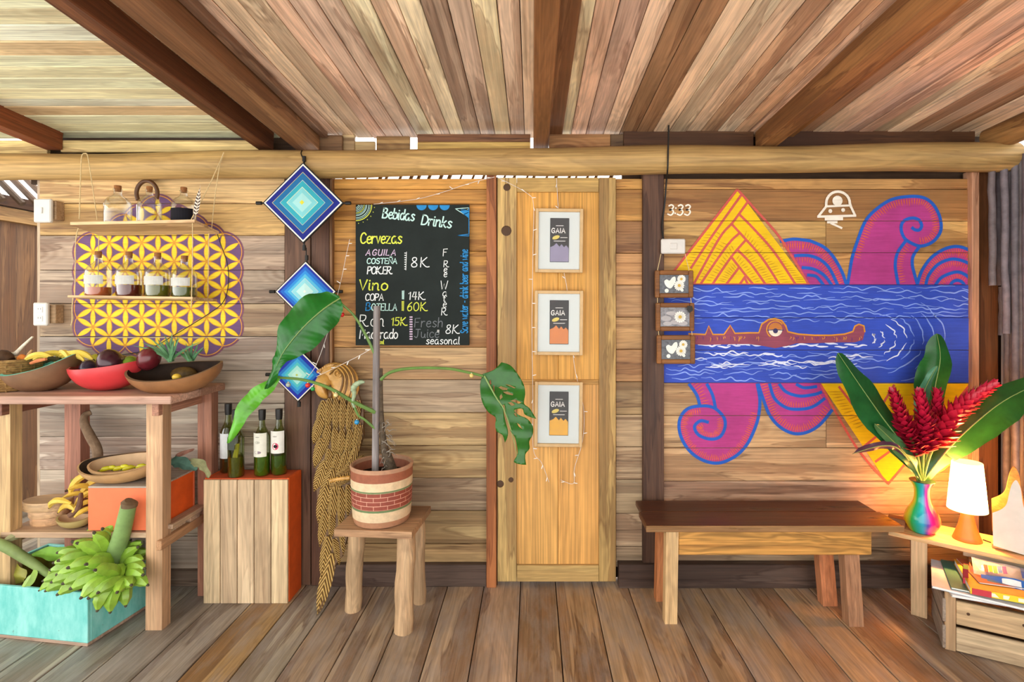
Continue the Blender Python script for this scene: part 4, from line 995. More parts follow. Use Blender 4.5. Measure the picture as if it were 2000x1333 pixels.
b1 = thing('banana_bunch', 'small bunch of yellow bananas in the turquoise-lined bowl', 'bananas', W(105, 706, 2.43))
for dx, dz, rz in ((-.05, .0, .1), (-.02, .004, .6), (.02, .006, -.5), (.06, .002, -.1), (.09, .006, .05)): ban(b1, (dx, rr.uniform(-.02, .03), dz), (0, .05, rz), .9, '#d9bd4e')
MB().tube([W(88, 706, 2.42)-b1.location, W(98, 701, 2.42)-b1.location, W(118, 703, 2.42)-b1.location], [.010, .013, .009], 8).build('stalk', TINTM, b1, C('#2f2a12'), local=True, smooth=True)
# basket of roots
WICK = NT('wicker'); tc = WICK.n('ShaderNodeTexCoord'); nz = WICK.noise(tc.outputs['Object'], 60, 4, .6); cr_ = WICK.mix(WICK.rng(nz, .3, .7, 0, 1), C('#6a4a24'), C('#b08a50')); WICK.l(cr_, WICK.b.inputs['Base Color']); WICK.b.inputs['Roughness'].default_value = .7; WICK = WICK.m
bk = thing('basket', 'wicker basket of roots at the left end of the table', 'basket', (wx(18, 2.45), 2.45, TZ))
br, bh = .115, .135
for j in range(13):
    z = .008+bh*j/13; rad = br*(.9+.1*j/13); pts = [(rad*math.cos(a/28*2*PI)*(1+.025*(1 if (a+j) % 2 else -1)), rad*math.sin(a/28*2*PI)*(1+.025*(1 if (a+j) % 2 else -1)), z) for a in range(29)]
    MB().tube(pts, .0052, 5, cap=False).build('weaver', WICK, bk, local=True, smooth=True)
for a in range(14):
    an = a/14*2*PI; MB().tube([(br*.9*math.cos(an), br*.9*math.sin(an), 0), (br*math.cos(an), br*math.sin(an), bh)], .0035, 6).build('stake', WICK, bk, local=True)
MB().tube([(br*1.02*math.cos(a/24*2*PI), br*1.02*math.sin(a/24*2*PI), bh) for a in range(25)], .007, 8, cap=False).build('rim', WICK, bk, local=True, smooth=True)
MB().lathe([(br*.88, .002), (br*.85, .06), (1e-5, .065)], n=20).build('basket_shade_fill', flat('basket_shadow', '#2a1c10', .9), bk, local=True)  # near-black fill, shade inside the basket put into its colour
ROOTM = tinted('root_skin', rough=.75, spec=.2, var=.35, scale=40, bump=.3)
def root(name, label, cat, pts, rad, c): 
    return tag(MB().tube(catmull(pts, 4), [interp([(0, rad[0]), (.5, rad[1]), (1, rad[2])], i/((len(pts)-1)*4)) for i in range((len(pts)-1)*4+1)], 9).build(name, ROOTM, None, C(c), smooth=True), label, cat)
root('driftwood', 'pale bleached twig sticking up out of the basket', 'twig', [W(18, 693, 2.45), W(30, 691, 2.44), W(45, 676, 2.44), W(64, 658, 2.44)], (.012, .008, .004), '#d8cdb8')
root('root', 'large dark brown root lying in the basket', 'root', [W(-12, 704, 2.42), W(6, 698, 2.41), W(20, 706, 2.41)], (.028, .034, .022), '#4a3424')
root('root', 'forked tan root at the right rim of the basket', 'root', [W(46, 708, 2.42), W(53, 700, 2.42), W(58, 690, 2.42), W(63, 684, 2.42)], (.009, .008, .004), '#a8845a')
root('turmeric', 'small orange turmeric root on the basket', 'root', [W(37, 702, 2.43), W(43, 698, 2.43), W(50, 702, 2.43)], (.011, .014, .009), '#cf7a34')
root('carrot', 'long orange root lying between the basket and the turquoise-lined bowl', 'root', [W(60, 710, 2.39), W(75, 705, 2.38), W(90, 702, 2.37)], (.006, .009, .006), '#c8764a')

# ================================================================ left: things on the lower shelf
ob = thing('box', 'low orange wooden box on the lower shelf of the fruit table', 'box', (-1.785, 2.49, SZ))
x0, x1, y0, y1, z0, z1 = -1.933, -1.628, 2.345, 2.60, SZ+.003, SZ+.187
ORP = flat('orange_box_lit_face', '#e4744a', .5, .35, .1, 10)  # paler copy of the orange, light on the front face in its colour
MB().box(((x0+x1)/2, y0+.006, (z0+z1)/2), (x1-x0, .012, z1-z0), .001).build('front_panel', ORP, ob); MB().box(((x0+x1)/2, y1-.006, (z0+z1)/2), (x1-x0, .012, z1-z0), .001).build('back_panel', ORP, ob)
for X in (x0+.006, x1-.006): MB().box((X, (y0+y1)/2, (z0+z1)/2), (.012, y1-y0-.024, z1-z0), .001).build('side_panel', OR, ob)
MB().box(((x0+x1)/2, (y0+y1)/2, z1+.004), (x1-x0, y1-y0, .008), .001).build('lid', PLAIN['X'], ob, C('#b0a394'))
BT = z1+.008
NUT = flat('calabash_tan', '#b08a5e', .5, .4, .25, 9); NUTIN = flat('calabash_inside', '#c8a882', .6, .3, .2, 9); DKIN = flat('calabash_dark_inside', '#43372c', .7, .2, .4, 20)
bowl('bowl', 'wide calabash bowl with dark inside under the smaller calabash', (wx(250, 2.45), 2.45, BT), .19, .125, .075, NUT, DKIN, (.16, -.06, 0), lip=.02)
ib = bowl('bowl', 'smaller calabash bowl of yellow peppers nested in the wide one', (wx(255, 2.445), 2.445, BT+.02), .165, .105, .06, flat('calabash_pale', '#bd9568', .5, .4, .2, 9), NUTIN, (.17, -.06, 0), lip=.012)
for i, (px, py, rz, where) in enumerate(((208, 919, .4, 'leftmost'), (220, 917, -.3, 'second from the left'), (233, 918, .2, 'third from the left'), (244, 915, -.2, 'fourth from the left'), (252, 917, .5, 'second from the right'), (277, 914, .1, 'rightmost, nearest the table leg'))):
    p = W(px, py, 2.42); o = MB().tube([(-.022, 0, 0), (-.01, 0, .004), (.008, 0, .004), (.024, 0, -.001)], [.006, .011, .010, .003], 10).build('pepper', TINTG, None, jit(C('#c9c222'), .12), smooth=True, org=(0, 0, 0))
    o.location = p+Vector((0, 0, .004)); o.rotation_euler = (.3, -.2, rz)
    MB().tube([(-.022, 0, 0), (-.032, 0, .003)], .0025, 6).build('stem', TINTM, o, C('#6a7a2a'), local=True)
    tag(o, 'small yellow pepper in the nested calabash bowl, '+where, 'pepper', 'yellow peppers in the calabash bowl')
root('branch', 'thick curved brown branch propped behind the calabash bowls', 'branch', [W(178, 806, 2.60), W(166, 812, 2.585), W(165, 828, 2.57), W(176, 852, 2.56), W(188, 874, 2.55), W(191, 892, 2.545), W(186, 925, 2.545)], (.012, .021, .021), '#7d6650')
# chopping slabs
SLABW = wood('slab_wood', 'X', knots=.3, streak=.3, heart=.3)
zz = SZ+.001
for i, (px, a_, b_, h_, lab, c) in enumerate(((98, .075, .06, .034, 'lowest oval wooden slab of the stack beside the yellow bananas', '#c49a70'), (96, .078, .062, .030, 'middle oval wooden slab of the stack beside the yellow bananas', '#c8a27a'), (94, .102, .068, .040, 'thick oval slab on top of the stack beside the yellow bananas', '#cdaa80'))):
    o = MB().lathe([(.97, 0), (1, .004/1), (1, h_-.004), (.97, h_)], n=30, sx=a_, sy=b_).build('wooden_slab', SLABW, None, C(c), smooth=35, org=(0, 0, 0))
    o.location = (wx(px, 2.44), 2.44, zz); zz += h_+.001; tag(o, lab, 'wooden slab', 'stack of oval wooden slabs')
# ripe bananas
b2 = thing('banana_bunch', 'bunch of ripe yellow bananas with brown stalk beside the low orange box', 'bananas', W(165, 1015, 2.36))
BL = b2.location
def bp(px, py, d): return W(px, py, d)-BL
for px, py, d, ry, rz, s in ((118, 988, 2.36, .25, 2.9, .85), (130, 1000, 2.35, .2, 2.8, .75), (165, 945, 2.43, -.75, .3, .95), (182, 955, 2.44, -.6, .2, .9), (176, 975, 2.42, -.4, .5, .8), (170, 992, 2.37, -.1, 1.0, .7), (160, 962, 2.42, .5, 1.2, .8), (150, 975, 2.42, .3, .8, .7), (172, 1005, 2.36, .1, 1.2, .7)):
    ban(b2, bp(px, py, d), (rr.uniform(-.5, .5), ry, rz), s, '#dcba4c')
MB().tube(catmull([bp(158, 965, 2.38), bp(156, 985, 2.35), bp(148, 1000, 2.34), bp(136, 1008, 2.335)], 4), [interp([(0, .008), (.5, .013), (1, .012)], i/12) for i in range(13)], 8).build('stalk', ROOTM, b2, C('#6a4c3c'), local=True, smooth=True)
MB().tube([bp(148, 948, 2.45), bp(140, 955, 2.45), bp(128, 960, 2.45)], [.014, .008, .005], 8).build('stalk', ROOTM, b2, C('#4a3626'), local=True, smooth=True)
rs2 = random.Random(8); mb = MB()
for i in range(60): mb.ball(bp(148+rs2.uniform(-9, 9), 945+rs2.uniform(-9, 8), 2.45), .0035, 6)
mb.build('seed_cluster', TINTM, b2, C('#8a8a3c'), local=True)['kind'] = 'stuff'
tb2 = bowl('bowl', 'shallow pale bowl half under the ripe bananas on the lower shelf', (wx(150, 2.385), 2.385, SZ+.001), .075, .055, .04, flat('bowl_olive', '#a08c58', .5, .4, .2, 12), NUTIN, lip=.01)
tb2.location.x = wx(148, 2.385)
# dried leaves on the orange box
def leafmesh(spine, wl, wr, n=16, m=4, fold=.25, wave=0.0, wn=3, up=Vector((0, -1, 0)), holes=None, cutl=None, cutr=None, thick=.0, veins=0.0, vn=16):
    """leaf on a 3-D spine; wl/wr half-width tables; folds away from `up`"""
    S = catmull(spine, 8); N = len(S); vs = []; fs = []
    for i in range(n+1):
        f = i/n*(N-1); k = min(int(f), N-2); p = lerp(S[k], S[k+1], f-k); tg = (S[min(k+2, N-1)]-S[max(k-1, 0)]).normalized()
        sd = tg.cross(up).normalized(); nn = sd.cross(tg).normalized(); t_ = i/n
        for j in range(-m, m+1):
            q = abs(j)/m; w = interp(wl, t_) if j < 0 else interp(wr, t_); s_ = -1 if j < 0 else 1
            vs.append(p+sd*s_*w*q+nn*(-fold*w*q+wave*q*q*math.sin(wn*2*PI*t_+(0 if j < 0 else 1.7))+thick+veins*q*(1.4-q)*math.sin(2*PI*vn*(t_-.22*q))))
    M = 2*m+1
    for i in range(n):
        for j in range(2*m):
            if holes and (i, j-m) in holes: continue
            fs.append((i*M+j, i*M+j+1, (i+1)*M+j+1, (i+1)*M+j))
    return vs, fs
DRY = tinted('dry_leaf', rough=.7, spec=.2, var=.4, scale=25)
lw0 = [(0, .1), (.3, .9), (.6, 1), (.9, .5), (1, .05)]
def wtab(w): return [(a, b*w) for a, b in lw0]
for lab, sp, w, c in (('grey-green wilted leaf hanging off the orange box towards the tall crate', [W(350, 916, 2.50), W(375, 905, 2.47), W(395, 912, 2.46), W(408, 934, 2.45)], .022, '#8a8a62'), ('dark green drying leaf lying behind the table leg', [W(330, 905, 2.46), W(350, 905, 2.47), W(385, 918, 2.47)], .028, '#4a6a5c'), ('brown dry leaf standing up behind the table leg', [W(334, 908, 2.48), W(345, 892, 2.48), W(362, 884, 2.48), W(380, 878, 2.48)], .010, '#8a6050')):
    tag(MB().add(*leafmesh(sp, wtab(w), wtab(w), 16, 3, .4, .006)).build('dry_leaf', DRY, None, C(c), smooth=True, fix=False), lab, 'leaf')

# ================================================================ turquoise crate and green bananas
TQ = NT('turquoise_paint'); tc = TQ.n('ShaderNodeTexCoord'); nz = TQ.noise(TQ.mapping(tc.outputs['Object'], (3, 3, 1.2)), 6, 5, .65); n2 = TQ.noise(tc.outputs['Object'], 45, 4, .7)
cA = TQ.mix(TQ.rng(nz, .35, .7, 0, 1), C('#62bcb4'), C('#94d8d0')); cA = TQ.mix(TQ.rng(n2, .66, .74, 0, .7), cA, C('#6a7a72')); TQ.l(cA, TQ.b.inputs['Base Color']); TQ.b.inputs['Roughness'].default_value = .6; TQ = TQ.m
RAW = PLAIN['X']
tcx = thing('crate', 'turquoise painted wooden crate on the floor holding the green bananas', 'crate', (-2.117, 2.449, 0), (0, 0, -.145))
hw, hd, hh, tk = .32, .19, .215, .014
MB().box((0, -hd+tk/2, hh/2+.008), (2*hw, tk, hh-.008), .002).build('front_panel', TQ, tcx, local=True); MB().box((0, hd-tk/2, hh/2+.008), (2*hw, tk, hh-.008), .002).build('back_panel', TQ, tcx, local=True)
for s in (-1, 1): MB().box((s*(hw-tk/2), 0, hh/2+.008), (tk, 2*hd-2*tk, hh-.008), .002).build('side_panel', TQ, tcx, local=True)
MB().box((0, 0, .006), (2*hw+.004, 2*hd+.004, .012), .002).build('bottom_board', RAW, tcx, C('#b09480'), local=True)
OLV = flat('crate_inside_olive', '#7d7a34', .7, .2, .35, 8)
for s in (-1, 1): MB().box((s*(hw-tk-.003), 0, hh/2+.005), (.004, 2*hd-2*tk-.004, hh-.02), .001).build('inner_face', OLV, tcx, local=True)
MB().box((0, hd-tk-.003, hh/2+.005), (2*hw-2*tk-.01, .004, hh-.02), .001).build('inner_face', OLV, tcx, local=True)
MB().box((0, 0, .016), (2*hw-.03, 2*hd-.03, .006), .001).build('crate_shade_sheet', DARKGAP, tcx, local=True)  # near-black sheet standing for the shade at the crate bottom
GB = NT('green_banana_skin'); oi = GB.n('ShaderNodeObjectInfo'); tc = GB.n('ShaderNodeTexCoord'); nz = GB.noise(tc.outputs['Object'], 26, 4, .6)
vs = GB.n('ShaderNodeVectorMath', operation='SCALE'); GB.l(oi.outputs['Color'], vs.inputs[0]); GB.l(GB.rng(nz, .3, .7, .8, 1.2), vs.inputs['Scale']); GB.l(vs.outputs[0], GB.b.inputs['Base Color']); GB.b.inputs['Roughness'].default_value = .35; GB = GB.m
gm = banana_mesh(.122, .030, .02).mesh('green_banana', (0, 0, 0), GB, 35)
gt = MB().tube([(.055, 0, .004), (.068, 0, -.001), (.072, 0, -.002)], [.008, .006, .0035], 6).mesh('banana_tip', (0, 0, 0), flat('green_banana_tip', '#4a4434', .8), True)
gb = thing('banana_bunch', 'large bunch of green bananas on a thick stalk spilling over the turquoise crate', 'bananas', W(225, 1110, 2.33))
GL_ = gb.location; base = W(222, 1095, 2.33)-GL_; top = W(252, 985, 2.29)-GL_
MB().tube(catmull([base-Vector((.03, -.02, .09)), base, lerp(base, top, .5)+Vector((.004, 0, 0)), top], 5), [interp([(0, .034), (.3, .037), (.6, .033), (1, .029)], i/15) for i in range(16)], 16).build('stalk', flat('banana_stalk_green', '#7d9a5c', .5, .3, .25, 14), gb, local=True, smooth=True)
MB().tube([top-Vector((0, 0, .012)), top+Vector((.002, 0, .006)), top+Vector((.006, 0, .012))], [.0295, .031, .022], 12).build('cut_end', ROOTM, gb, C('#6a5640'), local=True, smooth=True)
def gban(px, py, d, tipdir, s=1.0, c='#86ac38'):
    v = Vector(tipdir).normalized(); o = inst('banana', gm, gb, W(px, py, d)-GL_, (0, 0, 0), (s, s, s), jit(C(c), .14))
    o.rotation_mode = 'QUATERNION'; q = v.to_track_quat('X', 'Z'); o.rotation_quaternion = q
    inst('tip', gt, o, (0, 0, 0)); return o
R9 = random.Random(21)
for px, py, d, v, s in ((176, 1080, 2.28, (-.45, -.45, .8), 1), (166, 1078, 2.31, (-.55, -.3, .8), 1), (193, 1066, 2.29, (-.12, -.3, .95), 1), (206, 1060, 2.33, (.02, -.1, 1), 1), (180, 1056, 2.36, (-.3, 0, .95), .85), (196, 1050, 2.38, (-.05, .1, 1), .8), (215, 1052, 2.35, (.2, 0, 1), .95),
        (152, 1098, 2.27, (-.75, -.6, .45), 1), (170, 1110, 2.23, (-.55, -.8, .35), 1.02), (193, 1112, 2.22, (-.15, -.75, .65), 1.02), (208, 1125, 2.19, (-.05, -.75, .65), 1.0), (143, 1088, 2.32, (-.85, -.3, .45), .9),
        (138, 1104, 2.29, (-.9, -.35, .3), .9), (150, 1118, 2.24, (-.85, -.6, .15), .95), (130, 1118, 2.28, (-.95, -.3, .2), .9), (165, 1132, 2.21, (-.8, -.6, .0), 1.0), (140, 1132, 2.23, (-.85, -.5, 0), .95), (180, 1140, 2.19, (-.7, -.75, -.05), 1.0),
        (118, 1132, 2.26, (-.9, -.4, .1), .85), (125, 1145, 2.25, (-.85, -.5, -.1), .9), (152, 1148, 2.22, (-.7, -.65, -.15), .95), (192, 1148, 2.17, (-.4, -.85, -.15), .95), (108, 1145, 2.27, (-.9, -.4, -.1), .8),
        (210, 1150, 2.18, (-.55, -.8, -.2), .95), (220, 1148, 2.19, (-.1, -.9, .2), .95), (212, 1160, 2.19, (-.3, -.6, -.75), .95), (228, 1162, 2.21, (.0, -.5, -.9), .95), (238, 1150, 2.21, (.25, -.8, .2), .95), (250, 1148, 2.22, (.6, -.6, .35), .95), (244, 1158, 2.24, (.35, -.5, -.75), .85),
        (262, 1130, 2.26, (.85, -.4, .35), .95), (265, 1118, 2.28, (.85, -.3, .45), .95), (262, 1105, 2.31, (.8, -.2, .55), .9), (255, 1090, 2.33, (.55, -.1, .85), .9), (262, 1078, 2.36, (.6, .1, .8), .85), (268, 1092, 2.37, (.8, .1, .6), .85), (248, 1080, 2.38, (.3, .2, .95), .8), (268, 1140, 2.25, (.9, -.3, .0), .85),
        (232, 1125, 2.25, (.2, -.5, -.3), .8), (200, 1098, 2.27, (-.2, -.3, .3), .8), (185, 1125, 2.24, (-.4, -.5, .2), .85)):
    gban(px, py, d, [a+R9.uniform(-.1, .1) for a in v], s*1.0)
# second stem with bracts, banana leaf
st2 = thing('banana_cutting', 'long green banana stem reaching into the turquoise crate from the left', 'stem', W(60, 1110, 2.33))
SL_ = st2.location; STEM = flat('banana_stem_green', '#7f9258', .55, .3, .25, 16)
MB().tube(catmull([W(-30, 1055, 2.30), W(10, 1068, 2.30), W(50, 1092, 2.31), W(80, 1112, 2.32), W(118, 1138, 2.34)], 5), [interp([(0, .024), (.5, .02), (1, .012)], i/20) for i in range(21)], 10).build('stalk', STEM, st2, smooth=True)
BR = tinted('bract_green', rough=.5, spec=.4, var=.25, scale=20)
for sp, w, c in (([W(66, 1110, 2.31), W(62, 1122, 2.29), W(52, 1140, 2.27), W(42, 1152, 2.26)], .02, '#8fae4c'), ([W(95, 1115, 2.32), W(90, 1135, 2.29), W(78, 1155, 2.26)], .014, '#9ab652'), ([W(0, 1062, 2.30), W(20, 1052, 2.32), W(40, 1046, 2.34), W(62, 1052, 2.36)], .016, '#8c8a62')):
    MB().add(*leafmesh(sp, wtab(w), wtab(w), 14, 3, .5)).build('bract', BR, st2, C(c), smooth=True, fix=False)
for lab, sp, w, c in (('broad fresh banana leaf lying in the turquoise crate behind the stem', [W(62, 1084, 2.36), W(95, 1084, 2.37), W(130, 1088, 2.38), W(175, 1092, 2.40)], .034, '#7fb03c'), ('yellowing banana leaf inside the left end of the turquoise crate', [W(-40, 1120, 2.42), W(10, 1122, 2.36), W(50, 1130, 2.34)], .05, '#94903a')):
    tag(MB().add(*leafmesh(sp, wtab(w), wtab(w), 18, 4, .35, .006)).build('banana_leaf', BR, None, C(c), smooth=True, fix=False), lab, 'leaf')
# ================================================================ stool, potted plant
sl = thing('stool', 'three-legged wooden stool with round log legs under the striped pot', 'stool', (-.68, 2.44, 0))
ST = .44
P4 = [(-.852, 2.315), (-.512, 2.288), (-.487, 2.585), (-.83, 2.60)]
def quadslab(P, z0, z1): 
    return [(x_, y_, z1) for x_, y_ in P]+[(x_, y_, z0) for x_, y_ in P], [(0, 1, 2, 3), (7, 6, 5, 4), (0, 4, 5, 1), (1, 5, 6, 2), (2, 6, 7, 3), (3, 7, 4, 0)]
def half(P, a, b): return [tuple(lerp(Vector(P[0]), Vector(P[3]), a)), tuple(lerp(Vector(P[1]), Vector(P[2]), a)), tuple(lerp(Vector(P[1]), Vector(P[2]), b)), tuple(lerp(Vector(P[0]), Vector(P[3]), b))]
MB().add(*quadslab(half(P4, 0, .5), ST-.03, ST)).build('seat_board', PLAIN['X'], sl, C('#b08a66'), org=(-.68, 2.37, ST)); MB().add(*quadslab(half(P4, .507, 1), ST-.03, ST)).build('seat_board', PLAIN['X'], sl, C('#a07c5c'), org=(-.68, 2.52, ST))
LOGM = wood('peeled_log', 'Z', knots=.5, streak=.3, heart=.3)
for (xt, yt, xb_, yb, r) in ((-.80, 2.46, -.828, 2.485, .037), (-.548, 2.345, -.556, 2.318, .040), (-.535, 2.53, -.533, 2.545, .029)):
    pts = [lerp(Vector((xb_, yb, 0)), Vector((xt, yt, ST-.03)), i/8)+Vector((.003*math.sin(i*1.3), .002*math.cos(i*1.7), 0)) for i in range(9)]
    MB().tube(pts, [r*(1+.04*math.sin(i*2.2)) for i in range(9)], 16).build('leg', LOGM, sl, C('#c0a07a'), smooth=50, org=(xb_, yb, 0))
pot = thing('potted_plant', 'potted monstera tied to a grey stake in a striped clay pot on the stool', 'plant', (-.678, 2.43, ST))
PO = pot.location
t = NT('striped_pot'); tc = t.n('ShaderNodeTexCoord'); sp = t.n('ShaderNodeSeparateXYZ'); t.l(tc.outputs['Object'], sp.inputs[0])
zn = t.math('DIVIDE', sp.outputs[2], .25); ramp = t.n('ShaderNodeValToRGB'); t.l(zn, ramp.inputs[0]); ramp.color_ramp.interpolation = 'CONSTANT'
els = [(0, '#a87858'), (.12, '#d6bd98'), (.29, '#667c50'), (.325, '#8c4232'), (.62, '#667c50'), (.655, '#d8c09a'), (.80, '#96583e'), (.95, '#b58a6c')]
ramp.color_ramp.elements[0].position = 0; ramp.color_ramp.elements[0].color = C(els[0][1]); ramp.color_ramp.elements[1].position = els[1][0]; ramp.color_ramp.elements[1].color = C(els[1][1])
for p_, h_ in els[2:]: e = ramp.color_ramp.elements.new(p_); e.color = C(h_)
ang = t.math('ARCTAN2', sp.outputs[1], sp.outputs[0]); cb = t.n('ShaderNodeCombineXYZ'); t.l(t.math('MULTIPLY', ang, .138), cb.inputs[0]); t.l(t.math('SUBTRACT', sp.outputs[2], .0838), cb.inputs[1])
bk_ = t.n('ShaderNodeTexBrick'); t.l(cb.outputs[0], bk_.inputs['Vector']); bk_.inputs['Scale'].default_value = 1; bk_.inputs['Brick Width'].default_value = .062; bk_.inputs['Row Height'].default_value = .0185; bk_.inputs['Mortar Size'].default_value = .0012
bk_.inputs['Color1'].default_value = (0, 0, 0, 1); bk_.inputs['Color2'].default_value = (0, 0, 0, 1); bk_.inputs['Mortar'].default_value = (1, 1, 1, 1)
inb = t.math('MULTIPLY', t.math('GREATER_THAN', zn, .335), t.math('LESS_THAN', zn, .63)); mm = t.math('MULTIPLY', inb, t.math('SUBTRACT', 1.0, bk_.outputs['Fac'])); mm = t.math('MULTIPLY', inb, bk_.outputs['Fac'])
nz = t.noise(tc.outputs['Object'], 40, 4, .65); cc_ = t.mix(mm, ramp.outputs[0], C('#d9a48c')); vs = t.n('ShaderNodeVectorMath', operation='SCALE'); t.l(cc_, vs.inputs[0]); t.l(t.rng(nz, .3, .7, .85, 1.12), vs.inputs['Scale']); t.l(vs.outputs[0], t.b.inputs['Base Color']); t.b.inputs['Roughness'].default_value = .6; t.bump(nz, .15, .003)
POT = t.m
MB().lathe([(.105, 0), (.120, .004), (.127, .03), (.133, .12), (.136, .24), (.139, .25), (.134, .256), (.126, .253), (.124, .2), (.12, .19)], n=40).build('pot', POT, pot, smooth=40, local=True)
MB().lathe([(.125, .2), (.06, .212), (1e-5, .216)], n=28).build('soil', flat('soil', '#241a12', .95, .1, .5, 60, bump=.6), pot, smooth=True, local=True)
d0 = 2.405
stake = MB().tube(catmull([W(733, 935, 2.40), W(734, 820, d0), W(735, 700, d0), W(736, 598, d0)], 4), .0155, 12).build('stake', wood('grey_stake', 'Z', knots=0, streak=.5, heart=.3, tint=C('#8c8684')), pot, smooth=50)
TRK = tinted('plant_trunk', rough=.8, spec=.2, var=.5, scale=60, bump=.5)
MB().tube(catmull([W(764, 920, 2.42), W(757, 895, 2.415), W(750, 870, 2.41), W(744, 800, 2.415), W(744, 720, 2.415)], 5), [interp([(0, .03), (.3, .022), (.6, .013), (1, .008)], i/20) for i in range(21)], 10).build('trunk', TRK, pot, C('#54483a'), smooth=True)
rr4 = random.Random(4); mb = MB()
for i in range(46):
    py = rr4.uniform(820, 915); p = W(750+rr4.uniform(-6, 12), py, 2.40+rr4.uniform(-.015, .015)); q = p+Vector((rr4.uniform(-.02, .045), rr4.uniform(-.03, .02), rr4.uniform(-.03, .02)))
    mb.tube([p, lerp(p, q, .5)+Vector((0, 0, .006)), q], [.0022, .0016, .0008], 5)
mb.build('root_fibres', TRK, pot, C('#8a8276'))['kind'] = 'stuff'
PET = flat('petiole_green', '#5f7f3c', .45, .4, .2, 20)
LEAF = NT('leaf_green'); oi = LEAF.n('ShaderNodeObjectInfo'); tc = LEAF.n('ShaderNodeTexCoord'); nz = LEAF.noise(tc.outputs['Object'], 14, 4, .6)
vs = LEAF.n('ShaderNodeVectorMath', operation='SCALE'); LEAF.l(oi.outputs['Color'], vs.inputs[0]); LEAF.l(LEAF.rng(nz, .3, .7, .75, 1.25), vs.inputs['Scale']); LEAF.l(vs.outputs[0], LEAF.b.inputs['Base Color']); LEAF.b.inputs['Roughness'].default_value = .3
tr = LEAF.n('ShaderNodeBsdfTranslucent'); LEAF.l(vs.outputs[0], tr.inputs[0]); mx = LEAF.n('ShaderNodeMixShader'); mx.inputs[0].default_value = .22; LEAF.l(LEAF.b.outputs[0], mx.inputs[1]); LEAF.l(tr.outputs[0], mx.inputs[2]); LEAF.l(mx.outputs[0], LEAF.out.inputs[0]); LEAF = LEAF.m
def petiole(pts, r0, r1): MB().tube(catmull(pts, 6), [lerp(r0, r1, i/((len(pts)-1)*6)) for i in range((len(pts)-1)*6+1)], 8).build('petiole', PET, pot, smooth=True)
petiole([W(731, 690, 2.40), W(712, 650, 2.385), W(690, 615, 2.37), W(660, 588, 2.35)], .007, .0045)
petiole([W(733, 806, 2.395), W(690, 785, 2.37), W(640, 757, 2.35), W(590, 742, 2.335), W(543, 738, 2.32)], .0095, .005)
petiole([W(744, 742, 2.395), W(762, 728, 2.38), W(800, 720, 2.36), W(870, 720, 2.34), W(915, 728, 2.33), W(944, 735, 2.33)], .0075, .0055)
petiole([W(733, 838, 2.395), W(712, 820, 2.385), W(700, 812, 2.38), W(692, 795, 2.375)], .006, .005)
# curled young leaf
pts = [W(692, 796, 2.375), W(689, 785, 2.37), W(692, 770, 2.365), W(690, 760, 2.362), W(695, 752, 2.36), W(704, 747, 2.36), W(712, 747, 2.36)]
cs = catmull(pts, 5); MB().tube(cs, [interp([(0, .006), (.3, .009), (.6, .013), (.85, .01), (1, .004)], i/(len(cs)-1))*(1+.12*math.sin(i*2.4)) for i in range(len(cs))], 10).build('curled_leaf', LEAF, pot, C('#a9bd98'), smooth=True)
# big left leaf and the hanging one
vein = flat('leaf_vein', '#7f9a58', .5)
def pxw(tab, d): return [(a, b*d/F) for a, b in tab]
A = MB().add(*leafmesh([W(664, 583, 2.35), W(632, 604, 2.31), W(592, 640, 2.28), W(556, 684, 2.27), W(540, 715, 2.27), W(521, 760, 2.28)], pxw([(0, 3), (.06, 22), (.15, 34), (.3, 40), (.5, 38), (.62, 25), (.72, 12), (.9, 9), (1, 1)], 2.29), pxw([(0, 3), (.06, 28), (.2, 46), (.35, 50), (.5, 40), (.6, 26), (.7, 12), (.9, 8), (1, 1)], 2.29), 110, 6, .35, .015, 4, veins=.0022, vn=20)).build('leaf', LEAF, pot, C('#1f6a22'), smooth=True, fix=False)
Bf = MB().add(*leafmesh([W(548, 736, 2.32), W(520, 758, 2.30), W(495, 780, 2.28), W(470, 812, 2.27), W(446, 866, 2.27)], pxw([(0, 2), (.2, 12), (.5, 15), (.8, 13), (1, 1)], 2.29), pxw([(0, 2), (.2, 12), (.45, 19), (.75, 16), (1, 1)], 2.29), 80, 4, .3, .008, 3, veins=.0012, vn=16)).build('leaf', LEAF, pot, C('#5fae2c'), smooth=True, fix=False)
# right leaf with splits and holes
Q5 = lambda s: q2(T(s), 930, 690, 5.79)
outer = sm(Q5("75,235 200,190 285,105"))[:-1]+sm(Q5("285,105 380,135 450,210 510,300 545,380 555,470 540,570 600,620 640,680 680,745"))[:-1]+sm(Q5("680,745 600,720 545,690 520,630 440,640 440,670 500,710 580,745 640,830 640,920 600,1000 605,1080 555,1150 565,1265"))[:-1]+sm(Q5("565,1265 500,1260 435,1240 430,1210 470,1130 440,960 385,880 390,840 350,750 320,590"))[:-1]+sm(Q5("320,590 300,590 310,660 330,770 360,880 355,950 325,1015"))[:-1]+sm(Q5("325,1015 300,930 235,890 215,820 220,730 150,680 90,600 55,500 45,360 75,235"))[:-1]
outer = outer[::2]
holes = [Q5(s) for s in ("250,390 280,375 355,400 350,420 300,420", "300,440 350,435 420,465 410,480 340,465", "330,355 380,360 450,395 430,400", "265,490 285,465 300,500 270,530", "385,540 440,525 510,560 480,575", "360,560 400,555 440,590 400,597", "148,310 165,310 172,350 155,360", "192,365 203,365 205,440 195,430", "460,790 490,810 525,865 480,830", "425,680 450,680 465,725 440,705")]
loops = [[Vector((a, b, 0)) for a, b in outer]]+[[Vector((a, b, 0)) for a, b in h] for h in holes]
tri = tessellate_polygon(loops); allv = [v for l_ in loops for v in l_]
bm = bmesh.new(); bv = [bm.verts.new((v.x, v.y, 0)) for v in allv]
